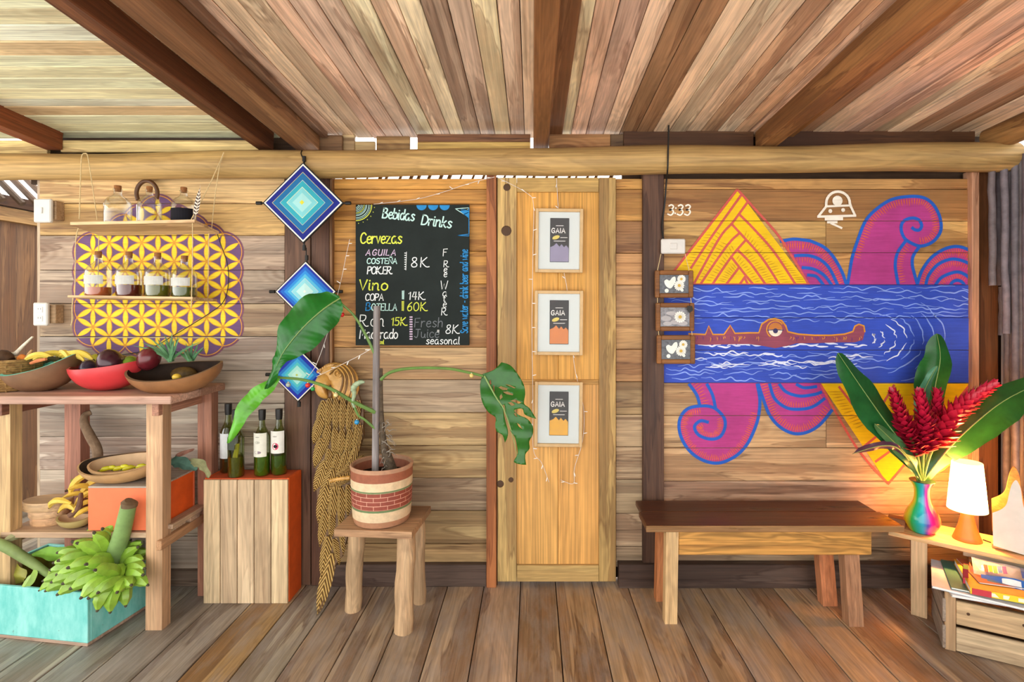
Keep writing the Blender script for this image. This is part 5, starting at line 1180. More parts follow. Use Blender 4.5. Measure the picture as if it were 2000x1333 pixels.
for f in tri:
    try: bm.faces.new([bv[i] for i in f])
    except ValueError: pass
for k in range(940, 1050, 7): bmesh.ops.bisect_plane(bm, geom=bm.verts[:]+bm.edges[:]+bm.faces[:], plane_co=(k, 0, 0), plane_no=(1, 0, 0), dist=1e-5)
for k in range(712, 912, 9): bmesh.ops.bisect_plane(bm, geom=bm.verts[:]+bm.edges[:]+bm.faces[:], plane_co=(0, k, 0), plane_no=(0, 1, 0), dist=1e-5)
s0, s1 = Vector((946, 735)), Vector((1010, 890)); tg = (s1-s0).normalized(); nr = Vector((-tg.y, tg.x))
for v in bm.verts:
    p = Vector((v.co.x, v.co.y))-s0; a_ = p.dot(tg); b_ = p.dot(nr)
    dd2 = 2.33-.05*math.sin(min(max(a_/190, 0), 1)*PI*.6)+.00045*abs(b_)+.006*math.sin(a_*.09+b_*.05)
    v.co = W(v.co.x, v.co.y, dd2)-PO
me = bpy.data.meshes.new('leaf'); bmesh.ops.recalc_face_normals(bm, faces=bm.faces); bm.to_mesh(me); bm.free(); me.materials.append(LEAF); me.polygons.foreach_set('use_smooth', [True]*len(me.polygons))
o = bpy.data.objects.new('leaf', me); col.objects.link(o); o.parent = pot; o.color = C('#2a6a1c')
sd = o.modifiers.new('thickness', 'SOLIDIFY'); sd.thickness = .0008
MB().tube(catmull([W(946, 735, 2.325), W(968, 775, 2.30), W(984, 800, 2.29), W(998, 840, 2.283), W(1010, 890, 2.28)], 4), [lerp(.004, .001, i/16) for i in range(17)], 6).build('midrib', vein, pot, smooth=True)
MB().tube(catmull([W(664, 583, 2.347), W(632, 604, 2.307), W(592, 640, 2.277), W(556, 684, 2.267), W(540, 715, 2.267)], 4), [lerp(.0035, .001, i/16) for i in range(17)], 6).build('midrib', vein, pot, smooth=True)
# little hanging baubles
BAU = tinted('bauble', rough=.25, spec=.5, var=.05)
for px, py, d, r, c, lab in ((668, 615, 2.36, .0105, '#c01c1c', 'red bauble hanging under the topmost leaf stalk'), (601, 753, 2.335, .0105, '#c42a24', 'red bauble on the lower left leaf stalk beside the green one'), (611, 760, 2.335, .0095, '#1f8a44', 'green bauble on the lower left leaf stalk'), (656, 772, 2.34, .010, '#d8c88a', 'cream bauble on the lower left leaf stalk near the carved beak'),
                          (697, 825, 2.365, .011, '#2a86b8', 'blue bauble hanging from the curled young leaf'), (921, 734, 2.325, .0095, '#d2b86a', 'gold bauble on the right-hand leaf stalk'), (563, 752, 2.325, .0105, '#9aa69c', 'silver bauble at the far end of the lower left leaf stalk')):
    t = thing('bauble', lab, 'bauble', W(px, py, d), group='baubles on the potted plant')
    MB().ball((0, 0, 0), r, 14).build('ball', BAU, t, C(c), smooth=True, local=True); MB().lathe([(r*.3, r*.9), (r*.3, r*1.25), (r*.1, r*1.3)], n=8).build('cap', flat('bauble_cap', '#b0a890', .3, .5, metal=.6), t, local=True)

# ================================================================ carved parrot
pa = thing('carved_parrot', 'tall golden carved wooden parrot leaning on the post behind the stool', 'carving', (wx(640, 2.45), 2.449, 0))
KL = .19
def PD(px, py, out=0.0):
    d = 2.715/(1+KL*(py-CY)/F); return W(px, py, d)+Vector((0, -1, KL)).normalized()*out
t = NT('carved_gilt_wood'); tc = t.n('ShaderNodeTexCoord'); sp = t.n('ShaderNodeSeparateXYZ'); t.l(tc.outputs['Object'], sp.inputs[0])
barb = t.math('SINE', t.math('MULTIPLY', t.math('ADD', sp.outputs[2], t.math('MULTIPLY', t.math('ABSOLUTE', sp.outputs[0]), .55)), 64.0))
nz = t.noise(tc.outputs['Object'], 8, 4, .6); ba = t.mix(t.rng(barb, -1, 1, 0, 1), C('#63421a'), C('#ecc478')); vs = t.n('ShaderNodeVectorMath', operation='SCALE'); t.l(ba, vs.inputs[0]); t.l(t.rng(nz, .3, .7, .8, 1.15), vs.inputs['Scale']); t.l(vs.outputs[0], t.b.inputs['Base Color'])  # barb grooves dark and ridges bright in the colour, as shade and highlight
t.b.inputs['Roughness'].default_value = .32; t.bump(barb, .8, .006); FEA = t.m
GILT = flat('gilt_wood', '#c4944c', .3, .5, .3, 25); FEAD = flat('gilt_groove_shade', '#6f4c1e', .4)  # second gilt is a dark copy, crevice shade painted on the face lines
bo = [(620, 742), (638, 714), (665, 708), (692, 722), (703, 745), (702, 770), (712, 800), (712, 850), (700, 890), (692, 920), (690, 1000), (680, 1050), (671, 1085), (660, 1098), (646, 1130), (633, 1180), (624, 1197), (630, 1150), (633, 1100), (626, 1030), (622, 970), (618, 900), (620, 850), (627, 800), (642, 783), (624, 770)]
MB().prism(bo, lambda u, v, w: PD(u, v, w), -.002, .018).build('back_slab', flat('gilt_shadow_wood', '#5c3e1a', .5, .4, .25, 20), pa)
vs = []; fs = []; n, m = 12, 4
for i in range(n+1):
    q = i/n; w_ = interp([(0, .22), (.12, .42), (.4, .5), (.7, .42), (.88, .24), (1, .0)], q)
    for j in range(-m, m+1):
        e = j/m; vs.append((w_*e, -.5*(1-abs(e)**1.6)*(1-.55*q)-.10*(1 if abs(e) < .2 else 0), -q))
M = 2*m+1
for i in range(n):
    for j in range(2*m): fs.append((i*M+j, i*M+j+1, (i+1)*M+j+1, (i+1)*M+j))
fe = MB().add(vs, fs).mesh('feather', (0, 0, 0), FEA, 60, fix=False)
Nn = Vector((0, -1, KL)).normalized()
def feather(x0, y0, x1, y1, w, lvl):
    a, b = PD(x0, y0, .015+lvl), PD(x1, y1, .010+lvl*.4); ax_ = (a-b); L = ax_.length; z = ax_.normalized(); x_ = z.cross(Nn).normalized()*-1; y_ = z.cross(x_).normalized()
    if y_.dot(Nn) > 0: y_ = -y_; 
    x_ = y_.cross(z)
    Mx = Matrix((x_, y_, z)).transposed().to_4x4()
    o = inst('feather', fe, pa, a-pa.location); o.rotation_euler = Mx.to_euler(); o.scale = (w*2.5/F, .032, L)
FT = """652,1078,622,1200,26,.000 645,1045,630,1130,22,.004 656,1050,665,1103,15,.004 640,995,627,1068,20,.006 652,1005,648,1056,16,.006 668,1010,673,1083,15,.005 642,945,624,1022,24,.009 656,950,646,1052,18,.009 670,950,668,1040,17,.009 684,945,682,1010,18,.008 700,950,690,1000,16,.007
642,898,616,960,24,.011 656,915,626,980,22,.012 670,925,640,990,20,.012 634,855,617,914,22,.013 648,875,640,938,17,.014 664,885,650,948,17,.014 682,880,656,948,18,.014 702,870,668,945,18,.013 709,830,692,910,13,.012
632,815,615,868,22,.015 646,830,632,892,18,.016 659,835,655,898,16,.016 673,838,664,902,16,.016 689,838,677,905,16,.015 704,825,692,890,15,.014 638,782,624,846,21,.017 649,778,640,850,16,.018 661,776,657,852,15,.018 675,776,669,852,15,.018 690,778,681,852,15,.017 704,782,694,850,15,.016
662,930,714,888,16,.012 650,950,706,922,15,.012"""
for l_ in FT.split(): feather(*[float(v) for v in l_.split(',')])
# head
def pillow(poly, h0, h1, rings=5):
    cu = sum(p[0] for p in poly)/len(poly); cv = sum(p[1] for p in poly)/len(poly); n_ = len(poly); vv = []; ff = []
    for k in range(rings+1):
        q = k/rings; sc_ = math.cos(q*PI/2)**.8 if k < rings else .02
        for u, v in poly: vv.append(PD(cu+(u-cu)*sc_, cv+(v-cv)*sc_, lerp(h0, h1, math.sin(q*PI/2))))
    for k in range(rings):
        for i in range(n_): i2 = (i+1) % n_; ff.append((k*n_+i, k*n_+i2, (k+1)*n_+i2, (k+1)*n_+i))
    ff.append(tuple(rings*n_+i for i in range(n_))); return MB().add(vv, ff)
def loop(s): p = T(s); return [tuple(q) for q in sm(p+[p[0]])[:-1]]
pillow(loop("624,738 634,716 655,709 680,712 697,728 703,750 700,772 684,782 662,783 646,776 650,758 640,742"), .014, .04).build('head', GILT, pa, smooth=60)
pillow(loop("626,734 619,748 620,764 628,776 640,780 645,777 643,766 640,758 649,752 650,740 642,731"), .022, .058).build('upper_beak', GILT, pa, smooth=60)
pillow(loop("643,762 650,758 656,768 652,780 645,781"), .02, .04).build('lower_beak', flat('gilt_shaded', '#6a4820', .4), pa, smooth=60)  # lower beak in a darker gilt, its shading put into the colour
MB().tube(catmull([PD(666+7*math.cos(a), 731+7*math.sin(a), .044) for a in [i*2*PI/9 for i in range(10)]], 3), .004, 6).build('eye_ring', GILT, pa, smooth=True); MB().ball(PD(666, 731, .044), .006, 10).build('eye', GILT, pa, smooth=True)
for k in range(7):
    f = k/6; MB().tube(catmull([PD(650+6*f, 733-16*f, .043-.006*f), PD(664+14*f, 722-10*f, .044-.008*f), PD(676+20*f, 738-4*f, .046-.014*f), PD(672+26*f, 762+4*f, .044-.020*f), PD(660+34*f, 780+2*f, .036-.016*f)], 4), .0042, 6).build('face_line', GILT if k % 2 else FEAD, pa, smooth=True)
for k in range(12): MB().ball(PD(625+5.2*k-0.16*k*k, 727-3.6*k+.27*k*k, .026), .0075, 8, (1, 1, 1.2)).build('crest_bead', GILT, pa, smooth=True)
mbp = catmull([PD(650, 938, .03), PD(668, 934, .034), PD(688, 932, .032)], 6); MB().tube(mbp, [.010*(1+.18*math.sin(i*2.6)) for i in range(len(mbp))], 10).build('perch', GILT, pa, smooth=True)

# ================================================================ framed prints on the door
FRM = flat('pale_frame', '#c9a878', .5, .35, .12, 25); MATP = flat('mat_board', '#d3d8d6', .8, .2, .03)
def chocoframe(x0, y0, x1, y1, low, label, rot=0.0, d=2.672):
    cx_, cy_ = (x0+x1)/2, (y0+y1)/2; s = d/F; hw_, hh_ = (x1-x0)/2*s, (y1-y0)/2*s; b = .016
    t = thing('framed_print', label, 'picture', W(cx_, cy_, d), (0, rot, 0), 'framed prints on the door')
    for nm, c, sz in (('frame_side', (-hw_+b/2, 0, 0), (b, .02, 2*hh_)), ('frame_side', (hw_-b/2, 0, 0), (b, .02, 2*hh_)), ('frame_rail', (0, 0, hh_-b/2), (2*hw_-2*b, .02, b)), ('frame_rail', (0, 0, -hh_+b/2), (2*hw_-2*b, .02, b))): MB().box(c, sz, .002).build(nm, FRM, t, local=True)
    MB().box((0, .004, 0), (2*hw_-2*b, .004, 2*hh_-2*b), .0005).build('mat_board', MATP, t, local=True)
    pw, ph = 18.5*s, 43*s
    pk = MB().box((.002, .0005, .003), (2*pw, .005, 2*ph), .001).build('wrapper', flat('wrapper_dark', '#241d1c', .5, .4, .15, 30), t, local=True)
    fn = lambda u, v: Vector((.002+u*s, -.0024, .003+v*s))
    fl_ = MB(); ridge = [(-18, -42), (18, -42), (18, -16), (13, -10), (9, -14), (4, -8), (0, -13), (-6, -6), (-11, -11), (-18, -14)]; fl_.fill(ridge, fn); fl_.build('wrapper_mountains', TINT, pk, C(low), local=True, fix=False)
    tx = MB(); fn2 = lambda u, v: Vector((.002+u*s, -.0027, .003-v*s)); text(tx, 'GAIA', -15.5, -14, 9, 1.5, fn2, 0, 1.6, xs=1.06)
    for y_, w_ in ((-28, 7), (-5, 9), (2, 11)): tx.ribbon([(-w_ if y_ != -5 else 2, y_), (4, y_), (w_ if y_ != -5 else 15, y_)], 1.0, fn2)
    tx.build('wrapper_lettering', TINT, pk, C('#efe9e2'), local=True, fix=False)['kind'] = 'stuff'
    be = MB(); be.fill([(-7+7.5*math.cos(a)*math.cos(.35)+3.6*math.sin(a)*math.sin(.35), 5.5+7.5*math.cos(a)*math.sin(.35)-3.6*math.sin(a)*math.cos(.35)) for a in [i/16*2*PI for i in range(16)]], lambda u, v: Vector((.002+u*s, -.0028, .003+v*s-.001))); be.build('wrapper_bean', TINT, pk, C('#d8c25a'), local=True, fix=False)
    MB().box((0, -.0065, 0), (2*hw_-2*b, .0015, 2*hh_-2*b), .0002).build('pane', PANE, t, local=True)
PANE = glass('picture_glass', (.98, .985, .985, 1), .10, .008)
chocoframe(1045.5, 408, 1138.5, 533, '#8d84a0', 'top framed chocolate wrapper on the door, with lilac mountains', .012)
chocoframe(1044, 568, 1138.5, 694, '#cf7a3c', 'middle framed chocolate wrapper on the door, with orange mountains', .008)
chocoframe(1044, 746, 1137.5, 873, '#e0a42c', 'bottom framed chocolate wrapper on the door, with yellow mountains', .012)

# ================================================================ fairy lights
WIRE = flat('clear_wire', '#d8cfc8', .4, .5); BULB = flat('clear_bulb', '#f2efe8', .2, .5)
def lights(label, pts, nb, seed):
    t = thing('fairy_lights', label, 'string lights', pts[0]); q = catmull(pts, 6); R_2 = random.Random(seed)
    MB().tube(q, .0013, 5).build('wire', WIRE, t, smooth=True)
    for i in range(nb):
        k = (i+.5)/nb*(len(q)-1); p = lerp(q[int(k)], q[min(int(k)+1, len(q)-1)], k-int(k)); an = R_2.choice((0, PI, PI*.8, .3, -PI*.6, -PI*.4))
        v = Vector((math.cos(an), -.4, math.sin(an))).normalized()
        MB().tube([p, p+v*.008, p+v*.016, p+v*.02], [.0016, .0022, .002, .0008], 6).build('bulb', BULB, t, smooth=True)
lights('clear fairy-light wire sagging along the top edge of the chalkboard to the door post', [W(966, 346, 2.66), W(940, 352, 2.67), W(905, 362, 2.69), W(870, 374, 2.70), W(820, 388, 2.70), W(770, 395, 2.69), W(730, 399, 2.685)], 8, 1)
lights('short run of clear fairy lights hanging between yarn diamond and chalkboard', [W(683, 468, 2.68), W(676, 500, 2.66), W(668, 540, 2.60), W(657, 585, 2.45), W(640, 650, 2.42), W(618, 712, 2.45), W(600, 738, 2.5)], 9, 2)
lights('clear fairy lights strung from the plant stake over the carved parrot head', [W(728, 680, 2.40), W(700, 696, 2.43), W(660, 716, 2.48), W(618, 736, 2.55)], 5, 3)
lights('clear fairy lights running down the left of the framed door prints', [W(972, 347, 2.66), W(1030, 378, 2.675), W(1042, 402, 2.67), W(1041, 480, 2.665), W(1040, 560, 2.665), W(1039, 640, 2.665), W(1040, 720, 2.665), W(1041, 800, 2.665), W(1042, 880, 2.675), W(1058, 905, 2.68), W(1072, 942, 2.68)], 17, 4)
lights('clear fairy lights running behind the framed door prints and looping below them', [W(1087, 348, 2.68), W(1090, 400, 2.685), W(1100, 520, 2.685), W(1108, 570, 2.685), W(1120, 700, 2.685), W(1128, 745, 2.685), W(1140, 800, 2.68), W(1138, 860, 2.68), W(1122, 915, 2.68), W(1120, 945, 2.68), W(1095, 938, 2.68)], 14, 5)

# ================================================================ trio of photo frames and the switch
wallplate('light_switch', 'white rocker switch above the three hanging daisy photographs', 'switch', 1314.5, 481.5, 47, 29, 'rocker', (1314, 34), 2.665)
cable('cable', 'black cable running from the rafters down to the rocker switch', [W(1306, 245, 2.58), W(1305, 290, 2.575), W(1304, 330, 2.58), W(1302, 350, 2.64), W(1298, 400, 2.68), W(1293, 440, 2.68), W(1296, 468, 2.67)], .0042)
tf = thing('photo_frame', 'three linked brown frames of daisy photographs hanging beside the dark post', 'picture', W(1318, 711, 2.665))
FRB = wood('brown_frame', 'X', knots=0, streak=.5, heart=.3, tint=C('#84552a')); TFL = tf.location
def daisy(mb_p, mb_c, u, v, r, fn, n=15):
    for i in range(n):
        a = i/n*2*PI; p0_ = (u+r*.25*math.cos(a), v+r*.25*math.sin(a)); w_ = .16*r; c_, s_ = math.cos(a), math.sin(a)
        mb_p.fill([(u+c_*q*r-s_*w_*ww, v+s_*q*r+c_*w_*ww) for q, ww in ((.2, .3), (.6, 1), (.92, .8), (1, 0), (.92, -.8), (.6, -1), (.2, -.3))], fn)
    mb_c.fill(circ(u, v, r*.3, 12), fn)
for k, (x0, y0, x1, y1) in enumerate(((1279, 528.5, 1353.5, 582), (1280.5, 592, 1355.5, 647), (1282.5, 655, 1357, 711))):
    d = 2.655; s = d/F; c = W((x0+x1)/2, (y0+y1)/2, d)-TFL; hw_, hh_ = (x1-x0)/2*s, (y1-y0)/2*s; b = .0225
    fr = MB().box(c+Vector((0, .006, 0)), (2*hw_-.004, .01, 2*hh_-.004), .001).build('backing', FRB, tf, local=True)
    for c2, sz in (((-hw_+b/2, 0, 0), (b, .02, 2*hh_)), ((hw_-b/2, 0, 0), (b, .02, 2*hh_)), ((0, 0, hh_-b/2), (2*hw_-2*b, .02, b)), ((0, 0, -hh_+b/2), (2*hw_-2*b, .02, b))): MB().box(c+Vector(c2), sz, .004).build('frame_bar', FRB, fr, local=True)
    iw, ih = hw_-b+.001, hh_-b+.001
    MB().box(c+Vector((0, -.001, 0)), (2*iw, .002, 2*ih), .0002).build('photo', flat('photo_grey_'+str(k), '#55585e' if k != 1 else '#7d7c80', .35, .4, .6, 70), fr, local=True)
    lay = [0]
    def fnp(u, v, c=c, lay=lay, iw=iw, ih=ih): return c+Vector((u*iw, -.0024-lay[0], v*iw))
    st_, pe, ce = MB(), MB(), MB()
    if k != 1:
        hp = [(-.62, -.02), (-.66, .2), (-.5, .32), (-.3, .24), (-.12, .45), (.06, .5), (.12, .3), (.04, .05), (-.2, -.28), (-.45, -.22)]
        st_.fill([tuple(p) for p in sm(hp+[hp[0]])[:-1]], fnp); st_.fill(circ(-.5, -.45, .14, 10), fnp); st_.fill(circ(.55, -.42, .1, 10), fnp)
        lay[0] = .0003; daisy(pe, ce, .5, .34, .3, fnp)
        lay[0] = .0005; daisy(pe, ce, .35, -.1, .36, fnp)
    else:
        for u, v, rx, rz in ((-.6, -.1, .35, .18), (-.2, .25, .4, .14), (-.5, -.45, .3, .14), (.5, -.42, .35, .16), (0, -.35, .3, .15)): st_.fill([(u+rx*math.cos(a), v+rz*math.sin(a)) for a in [i/14*2*PI for i in range(14)]], fnp); lay[0] += .00008
        lay[0] = .0005; daisy(pe, ce, .35, 0, .4, fnp)
    st_.build('photo_stones', TINT, fr, C('#dfe6dc' if k != 1 else '#a9a5a6'), local=True, fix=False)['kind'] = 'stuff'; pe.build('photo_petals', TINT, fr, C('#f0efe4'), local=True, fix=False)['kind'] = 'stuff'
    for v_ in ce.v: v_.y -= .0003
    ce.build('photo_flower_centres', TINT, fr, C('#c9a53c'), local=True, fix=False)['kind'] = 'stuff'
for a, b in (((1291, 496), (1284, 529)), ((1338, 496), (1346, 529)), ((1284, 581), (1284, 593)), ((1349, 581), (1350, 593)), ((1286, 646), (1287, 656)), ((1351, 646), (1352, 656))):
    MB().tube([W(a[0], a[1], 2.655)-TFL, W(b[0], b[1], 2.652)-TFL], .0018, 6).build('cord', ROPE, tf, local=True)
hp = [(1343, 598), (1352, 598), (1354, 606), (1347, 612), (1341, 605)]
MB().prism(hp, lambda u, v, w: W(u, v, 2.64-w)-TFL, 0, .006).build('black_heart', CABLE, tf, local=True)
# ================================================================ right: bench
bn = thing('bench', 'long dark-topped wooden bench with splayed legs under the river painting', 'bench', (1.06, 2.5, 0))
BZ = .44
BTOP = wood('bench_top_wood', 'X', rough=.3, knots=.1, streak=.5, heart=.3)
MB().box((1.058, 2.435, BZ-.0125), (1.125, .16, .025), .004).build('seat_board', BTOP, bn, C('#5e3620'), org=(1.058, 2.435, BZ)); MB().box((1.058, 2.5885, BZ-.0125), (1.10, .145, .025), .004).build('seat_board', BTOP, bn, C('#54301c'), org=(1.058, 2.589, BZ))
MB().box((1.058, 2.352, BZ-.0135), (1.125, .006, .027), .002).build('front_edge', BTOP, bn, C('#9a744c'))
MB().box(((.641+1.487)/2, 2.374, BZ-.027-.053), (1.487-.641, .024, .105), .003).build('apron', PINEX, bn, C('#c8924a'), org=(1.06, 2.4, BZ))
MB().box((1.06, 2.60, BZ-.025-.045), (.85, .024, .085), .003).build('apron', PINEX, bn, C('#a8764a'), org=(1.06, 2.6, BZ))
def bleg(xt, yt, xb_, yb, w, dp, c):
    vs = []
    for (X, Y, z) in ((xb_, yb, 0), (xt, yt, BZ-.025)):
        for sx, sy in ((-1, -1), (1, -1), (1, 1), (-1, 1)): vs.append((X+sx*w/2, Y+sy*dp/2, z))
    MB().add(vs, [(3, 2, 1, 0), (4, 5, 6, 7), (0, 1, 5, 4), (1, 2, 6, 5), (2, 3, 7, 6), (3, 0, 4, 7)]).build('leg', PLAIN['Z'], bn, C(c), org=(xb_, yb, .2))
bleg(.612, 2.380, .609, 2.392, .054, .045, '#d8b482'); bleg(.625, 2.60, .610, 2.575, .05, .05, '#c07a4a'); bleg(1.408, 2.415, 1.413, 2.375, .066, .05, '#b08260'); bleg(1.375, 2.58, 1.388, 2.535, .068, .05, '#c8845a')

# ================================================================ right: low side table
AX = Vector((.781, -.624)); NX = Vector((.624, .781)); TH = math.atan2(-.624, .781)
tz = .36
sd_ = thing('side_table', 'low pale wooden side table set at an angle in the right corner', 'table', (1.643, 2.49, 0), (0, 0, TH))
WTX = wood('pale_table_wood', 'X', knots=.3, streak=.3, heart=.3)
MB().box((.33, .06, tz-.01), (.66, .116, .02), .002).build('top_board', WTX, sd_, C('#d8b07c'), local=True); MB().box((.33, .179, tz-.01), (.62, .116, .02), .002).build('top_board', WTX, sd_, C('#c89a68'), local=True)
MB().box((.40, .05, tz-.033), (.26, .05, .024), .002).build('brace', WTX, sd_, C('#c9b090'), local=True)
for X, Y, c in ((.115, .022, '#d6b68c'), (.10, .215, '#a08060'), (.60, .03, '#c9a880'), (.58, .21, '#a08060')): MB().box((X, Y, (tz-.02)/2), (.06, .026, tz-.02), .002).build('leg', PLAIN['Z'], sd_, C(c), local=True)
def TP(px, n_): # point of the side-table plane at offset n_ from its front edge, seen at column px
    c = 2.97+n_; d = c/(.624*(px-CX)/F+.781); return d
# small wooden block behind the vase
o = MB().box((0, 0, .02), (.07, .05, .04), .002).build('wooden_block', PLAIN['X'], None, C('#9a6238'), org=(0, 0, 0)); d = 2.52; o.location = (wx(1756, d)+.01, d+.03, tz+.001); o.rotation_euler = (0, 0, TH); tag(o, 'small brown wooden block on the side table behind the vase', 'block')
# vase
va = thing('vase', 'glossy rainbow-striped vase holding the red flowers', 'vase', (wx(1801, 2.485), 2.485, tz), (0, 0, -.42))
t = NT('rainbow_glaze'); tc = t.n('ShaderNodeTexCoord'); sp = t.n('ShaderNodeSeparateXYZ'); t.l(tc.outputs['Object'], sp.inputs[0])
an = t.math('ADD', t.math('DIVIDE', t.math('ARCTAN2', sp.outputs[1], sp.outputs[0]), 2*PI), .5); rp = t.n('ShaderNodeValToRGB'); t.l(an, rp.inputs[0])
# facing the camera (-y) is .25; left (-x) is 0/1; right (+x) is .5
for i, (p_, h_) in enumerate(((0, '#e8b414'), (.06, '#d8c81c'), (.12, '#2fae4a'), (.18, '#18a8a0'), (.225, '#2fa6c8'), (.265, '#5a4ab0'), (.29, '#9a2ca0'), (.32, '#e01c7c'), (.37, '#e0305a'), (.43, '#e4603c'), (.52, '#e88a2c'), (.7, '#d84a8a'), (.85, '#3a8ad0'), (.94, '#4ab04a'), (1, '#e8b414'))):
    e = rp.color_ramp.elements[i] if i < 2 else rp.color_ramp.elements.new(p_); e.position = p_; e.color = C(h_)
t.l(rp.outputs[0], t.b.inputs['Base Color']); t.b.inputs['Roughness'].default_value = .12; RB = t.m
vp = catmull([(.034, 0, 0), (.05, .006, 0), (.068, .04, 0), (.07, .065, 0), (.058, .1, 0), (.038, .135, 0), (.031, .17, 0), (.034, .205, 0), (.05, .235, 0)], 4)
prof = [(p.x, p.y) for p in vp]; MB().lathe(prof+[(r_-.004, z_) for r_, z_ in prof[::-1][:-8]], n=36).build('vase_body', RB, va, smooth=60, local=True, fix=False)
MB().lathe([(.044, .2362), (.051, .2368), (.0505, .2335)], n=30).build('rim', flat('vase_rim', '#1d3a3a', .3), va, smooth=True, local=True)
# flowers
GR = tinted('ginger_leaf', rough=.28, spec=.5, var=.25, scale=12); VL = va.location
GR = LEAF
rim = Vector(VL)+Vector((0, 0, .225))
def spray(label, sp_, wl, wr, c, fold=.3, up=Vector((0, -1, 0)), wave=.006, n=30):
    t = thing('cut_leaf', label, 'leaf', sp_[0], group='leaves in the rainbow vase')
    MB().add(*leafmesh(sp_, wl, wr, 3*n, 4, fold, wave, 3, up, veins=.0008, vn=24)).build('blade', GR, t, C(c), smooth=True, fix=False)
    S = catmull(sp_, 5); MB().tube([p+up*.002 for p in S], [lerp(.004, .001, i/(len(S)-1)) for i in range(len(S))], 6).build('midrib', vein, t, smooth=True)
lw1 = [(0, .15), (.12, .3), (.3, .75), (.5, 1), (.7, .95), (.87, .6), (.96, .25), (1, .02)]
def lt(w, d): return [(a, b*w*d/F) for a, b in lw1]
spray('large dark green leaf in the vase leaning far to the left', [rim, W(1770, 880, 2.46), W(1722, 815, 2.44), W(1680, 755, 2.42), W(1636, 690, 2.40)], lt(36, 2.43), lt(40, 2.43), '#1f5f2c', up=Vector((.25, -1, .25)).normalized())
spray('broad upright green leaf at the back of the vase', [rim+Vector((.0, .02, 0)), W(1812, 850, 2.56), W(1825, 760, 2.58), W(1836, 700, 2.57), W(1829, 652, 2.56)], lt(34, 2.57), lt(32, 2.57), '#23642a')
spray('narrow pale leaf standing in front of the upright back leaf', [rim+Vector((0, .01, 0)), W(1800, 830, 2.53), W(1803, 770, 2.53), W(1830, 715, 2.52)], lt(12, 2.5), lt(16, 2.5), '#4f8f6a')
spray('large leaf in the vase sweeping right over the lamp', [rim, W(1850, 880, 2.44), W(1910, 822, 2.40), W(1975, 775, 2.36), W(2080, 728, 2.32)], lt(30, 2.4), lt(46, 2.4), '#245a22', up=Vector((-.25, -1, .35)).normalized(), fold=.5)
spray('short leaf in the vase bending right behind the lamp', [rim, W(1838, 905, 2.52), W(1872, 878, 2.52), W(1906, 845, 2.53)], lt(22, 2.5), lt(20, 2.5), '#5a8a32')
spray('slim green leaf with purple edge at the left of the vase', [rim, W(1782, 905, 2.45), W(1752, 870, 2.43), W(1708, 828, 2.41)], lt(13, 2.43), lt(15, 2.43), '#4a7a4a')
spray('thin purple leaf pointing left out of the vase', [W(1775, 900, 2.44), W(1750, 874, 2.42), W(1715, 872, 2.41), W(1664, 887, 2.40)], lt(8, 2.4), lt(8, 2.4), '#5a3a4c', fold=.5)
RG = tinted('ginger_bract', rough=.35, spec=.5, var=.2, scale=40)
bv_, bf_ = [], []
for i in range(5):
    q = i/4; w_ = interp([(0, .3), (.35, .5), (.7, .4), (1, .02)], q)
    for j in (-1, 0, 1): bv_.append(Vector((w_*j, q, .30*abs(j)*w_+.35*q*q)))
for i in range(4):
    for j in range(2): bf_.append((3*i+j, 3*i+j+1, 3*i+j+4, 3*i+j+3))
def spike(label, pts, r0, r1, nb, seed, c='#c01a3c'):
    t = thing('ginger_flower', label, 'flower', pts[0], group='red ginger flowers in the rainbow vase'); R3 = random.Random(seed); q = catmull(pts, 8); N = len(q); TL = t.location
    MB().tube(q, .006, 8).build('stem', PET, t, smooth=True)
    for part, lo, hi in (('bracts', 0, nb),):
        mb = MB(); k0 = int(N*.30)
        for i in range(nb):
            f = i/nb; kk = k0+f*(N-1-k0); k = min(int(kk), N-2); p = lerp(q[k], q[k+1], kk-k); ax_ = (q[k+1]-q[k]).normalized(); a = i*2.39996+R3.uniform(-.2, .2)
            u = ax_.cross(Vector((0, 0, 1)) if abs(ax_.z) < .95 else Vector((1, 0, 0))).normalized(); v = ax_.cross(u); rad = u*math.cos(a)+v*math.sin(a)
            L = 1.2*lerp(r0, r1, f**1.1)*(1 if f < .93 else .8); el = lerp(1.1, .55, f)+R3.uniform(-.12, .12); dr_ = (rad*math.sin(el)+ax_*math.cos(el)).normalized(); sd2 = dr_.cross(ax_).normalized(); nn = sd2.cross(dr_)
            mb.add([p+rad*.004+sd2*b.x*L*.5+dr_*b.y*L+nn*(b.z*L*.5) for b in bv_], bf_)
        mb.build('bracts', RG, t, C(c), smooth=True, fix=False)['kind'] = 'stuff'
spike('red ginger flower, leftmost and slightly bent in the vase', [rim, W(1790, 885, 2.45), W(1768, 830, 2.42), W(1745, 768, 2.40)], .070, .034, 110, 1)
spike('red ginger flower standing in the middle of the vase', [rim, W(1803, 880, 2.44), W(1806, 830, 2.41), W(1796, 770, 2.40)], .072, .036, 110, 2)
spike('red ginger flower just right of the middle one', [rim+Vector((0, .01, 0)), W(1812, 880, 2.48), W(1826, 830, 2.47), W(1831, 768, 2.46)], .066, .034, 105, 3)
spike('long red ginger flower reaching out to the right', [rim, W(1818, 885, 2.44), W(1850, 825, 2.41), W(1890, 785, 2.39), W(1938, 752, 2.37)], .076, .034, 150, 4, '#c81e38')
